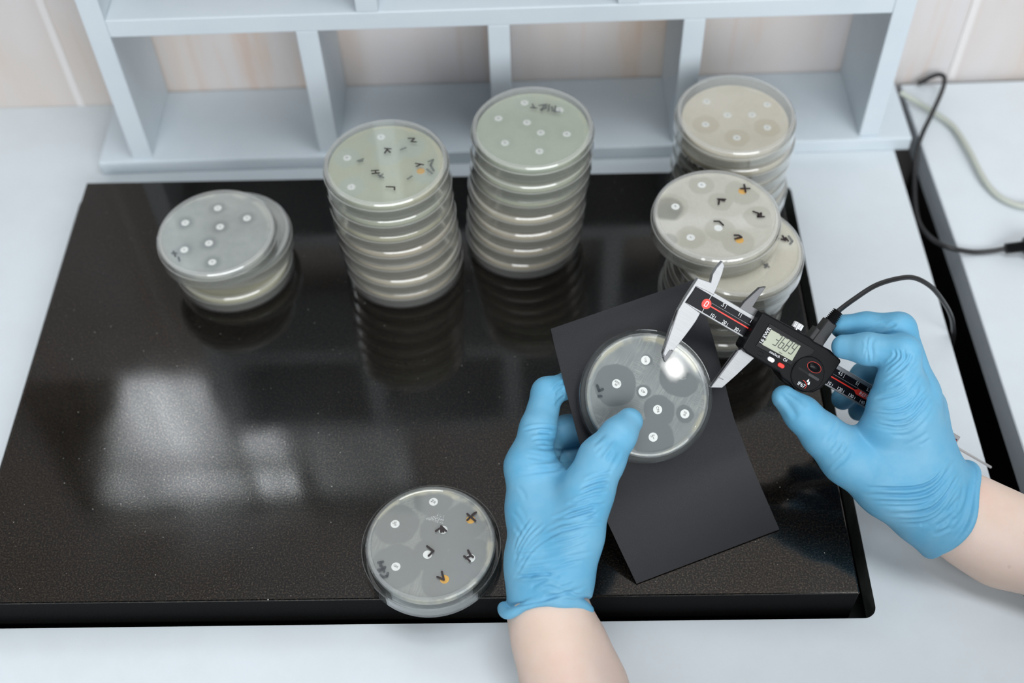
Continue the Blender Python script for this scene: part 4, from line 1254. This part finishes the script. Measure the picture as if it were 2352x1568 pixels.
crr += fan([(1982, 772), (1990, 790), (1984, 832)], [(2010, 772), (2004, 800), (2012, 836)], 4, 3, .3, (3, 4.5), (.3, .7))
crr += fan([(1975, 760), (2020, 742), (2050, 740)], [(2000, 765), (2040, 752), (2070, 745)], 3, 3, .3)
crr += fan([(2040, 790), (2060, 815), (2030, 850)], [(2085, 790), (2090, 830), (2040, 870)], 4, 4, .3)
crr += fan([(1925, 965), (1905, 1005), (1880, 1035)], [(1975, 985), (1950, 1045), (1910, 1085)], 5, 5, .4, (3.5, 5.5), (.25, .5))
crr += line([(1787, 900), (1812, 930), (1832, 962)], 7, .7)+line([(1800, 893), (1840, 918), (1850, 935)], 6, .4)
for k in range(8):
    x, y = rng.uniform(2090, 2190), rng.uniform(1130, 1230); a = rng.uniform(.2, 1.2); l = rng.uniform(20, 50)
    crr += line([(x, y), (x+l*.5*math.cos(a)+rng.uniform(-4, 4), y-l*.5*math.sin(a)), (x+l*math.cos(a), y-l*math.sin(a))], rng.uniform(4, 6), rng.uniform(.3, .7))

# --- the body: both forearms run on to elbows, upper arms, shoulders and trunk, one continuous skin
def arm2(rows, off):    # a flattened limb: two strands side by side
    A = [(p+o, r) for (p, r), o in zip(rows, off)]; B_ = [(p-o, r) for (p, r), o in zip(rows, off)]
    return chain(A)+chain(B_)
lside = lu/np.linalg.norm(lu); rside = ru/np.linalg.norm(ru)
LA = pd((1262, 1330, .772, .0140), (1258, 1405, .768, .0178), (1276, 1480, .761, .0192), (1300, 1568, .7535, .0208))
LE, LS = np.array([-.155, -.275, .020]), np.array([-.085, -.47, .245])
RE, RS = np.array([.335, -.085, .024]), np.array([.285, -.44, .250])
arms = arm2(LA, [lside*.006, lside*.0058, lside*.0052, lside*.0045])
arms += chain([(LA[-1][0]+lside*.0045, .0208), (LE+np.array([.01, .08, .0]), .032), (LE, .036), (LS, .046)])
arms += chain([(LA[-1][0]-lside*.0045, .0208), (LE+np.array([.01, .08, .0]), .032)])
arms += chain(pd((1285, 1412, .770, .0165), (1330, 1485, .7715, .0165), (1364, 1568, .7665, .0185))+[(LE+np.array([.012, .10, .0]), .027), (LE, .034)])
RA = pd((2120, 1140, .802, .0120), (2196, 1176, .8120, .0198), (2250, 1208, .8150, .0214), (2310, 1241, .8152, .0222))
arms += arm2(RA, [rside*.005, rside*.0070, rside*.0076, rside*.0078])
arms += chain([(RA[-1][0]+rside*.0078, .0228), (RE+np.array([-.07, .035, .004]), .031), (RE, .036), (RS, .046)])
arms += chain([(RA[-1][0]-rside*.0078, .0228), (RE+np.array([-.07, .035, .004]), .031)])
arms += chain([(LS, .05), ((LS+RS)/2+np.array([0, -.02, .01]), .085), (RS, .05)])
arms += chain([((LS+RS)/2+np.array([0, -.03, -.03]), .10), ((LS+RS)/2+np.array([0, -.03, -.38]), .115)])
lo, n_, P = grid_for(arms, .0042, .012)
D = union(P, arms, .012, .05)
# finer skin near the wrists: cut the coarse body there and weave in a fine one is not needed, relaxing keeps it even
V, F = surface_nets(D, lo, .0042)
V = relax(V, F, 2, .4)
person = skin_mesh('person', V, F, MT['skin'])
tag(person, 'person in blue gloves measuring a dish, bare forearms entering from below and right', 'person')
coat = [(a, ra+.009, b, rb+.009) for a, ra, b, rb in chain([(LE+np.array([-.006, -.02, .03]), .036), (LS, .048)])+chain([(RE+np.array([0, -.03, .03]), .036), (RS, .048)])
        + chain([(LS, .05), ((LS+RS)/2+np.array([0, -.02, .01]), .085), (RS, .05)])+chain([((LS+RS)/2+np.array([0, -.03, -.03]), .10), ((LS+RS)/2+np.array([0, -.03, -.38]), .115)])]
lo, n_, P = grid_for(coat, .007, .014)
V, F = surface_nets(union(P, coat, .02, .05), lo, .007)
skin_mesh('coat', V, F, MT['coat'], person)
glove(pl, [th, ix, mi, ri, pk], lc+ln*.0008, ln, rim(lc, lu, lv, .0031, wob=.0018, seed=3), cl, person)
glove(pr, [rth, rix, rmi, rri, rpk], rc-rn2*.0052, rn2, rim(rc-rn2*.0048, ru*1.02, rv*1.06, .0024, wob=.0008, seed=8), crr, person)
# ------------------------------------------------------------------ light
w = bpy.data.worlds.new('world'); SC.world = w; w.use_nodes = True
bg = w.node_tree.nodes['Background']
bg.inputs[0].default_value = (.80, .90, 1.0, 1); bg.inputs[1].default_value = .10
def area(name, loc, target, sx, sy, power, col):
    li = bpy.data.lights.new(name, 'AREA'); li.shape = 'RECTANGLE'; li.size = sx; li.size_y = sy; li.energy = power; li.color = col
    o = bpy.data.objects.new(name, li); COL.objects.link(o); o.location = loc
    o.rotation_euler = (Vector(target)-Vector(loc)).to_track_quat('-Z', 'Y').to_euler()
    return o
area('ceiling_lamp', (.05, .12, 2.3), (.02, .08, 0), 2.2, .75, 30., (.93, .97, 1.))
area('window_light', (.30, -2.3, 1.45), (-.15, .2, .05), 3.2, 1.1, 92., (.95, .98, 1.))
area('glare_lamp', (.415, -.565, 1.75), (-.1, .1, .05), .028, .036, .055, (1., .99, .96))  # small overhead source, placed and sized for the glare on the measured dish
vs = SC.view_settings
SC.display_settings.display_device = 'sRGB'
vs.view_transform = 'Standard'; vs.look = 'None'; vs.exposure = 0.; vs.gamma = 1.; vs.use_curve_mapping = False
cy = SC.cycles
cy.max_bounces = 8; cy.transparent_max_bounces = 28; cy.diffuse_bounces = 3; cy.glossy_bounces = 3; cy.transmission_bounces = 4
cy.caustics_reflective = False; cy.caustics_refractive = False
cy.sample_clamp_indirect = 4.; cy.use_denoising = True
cy.use_adaptive_sampling = True; cy.adaptive_threshold = .03
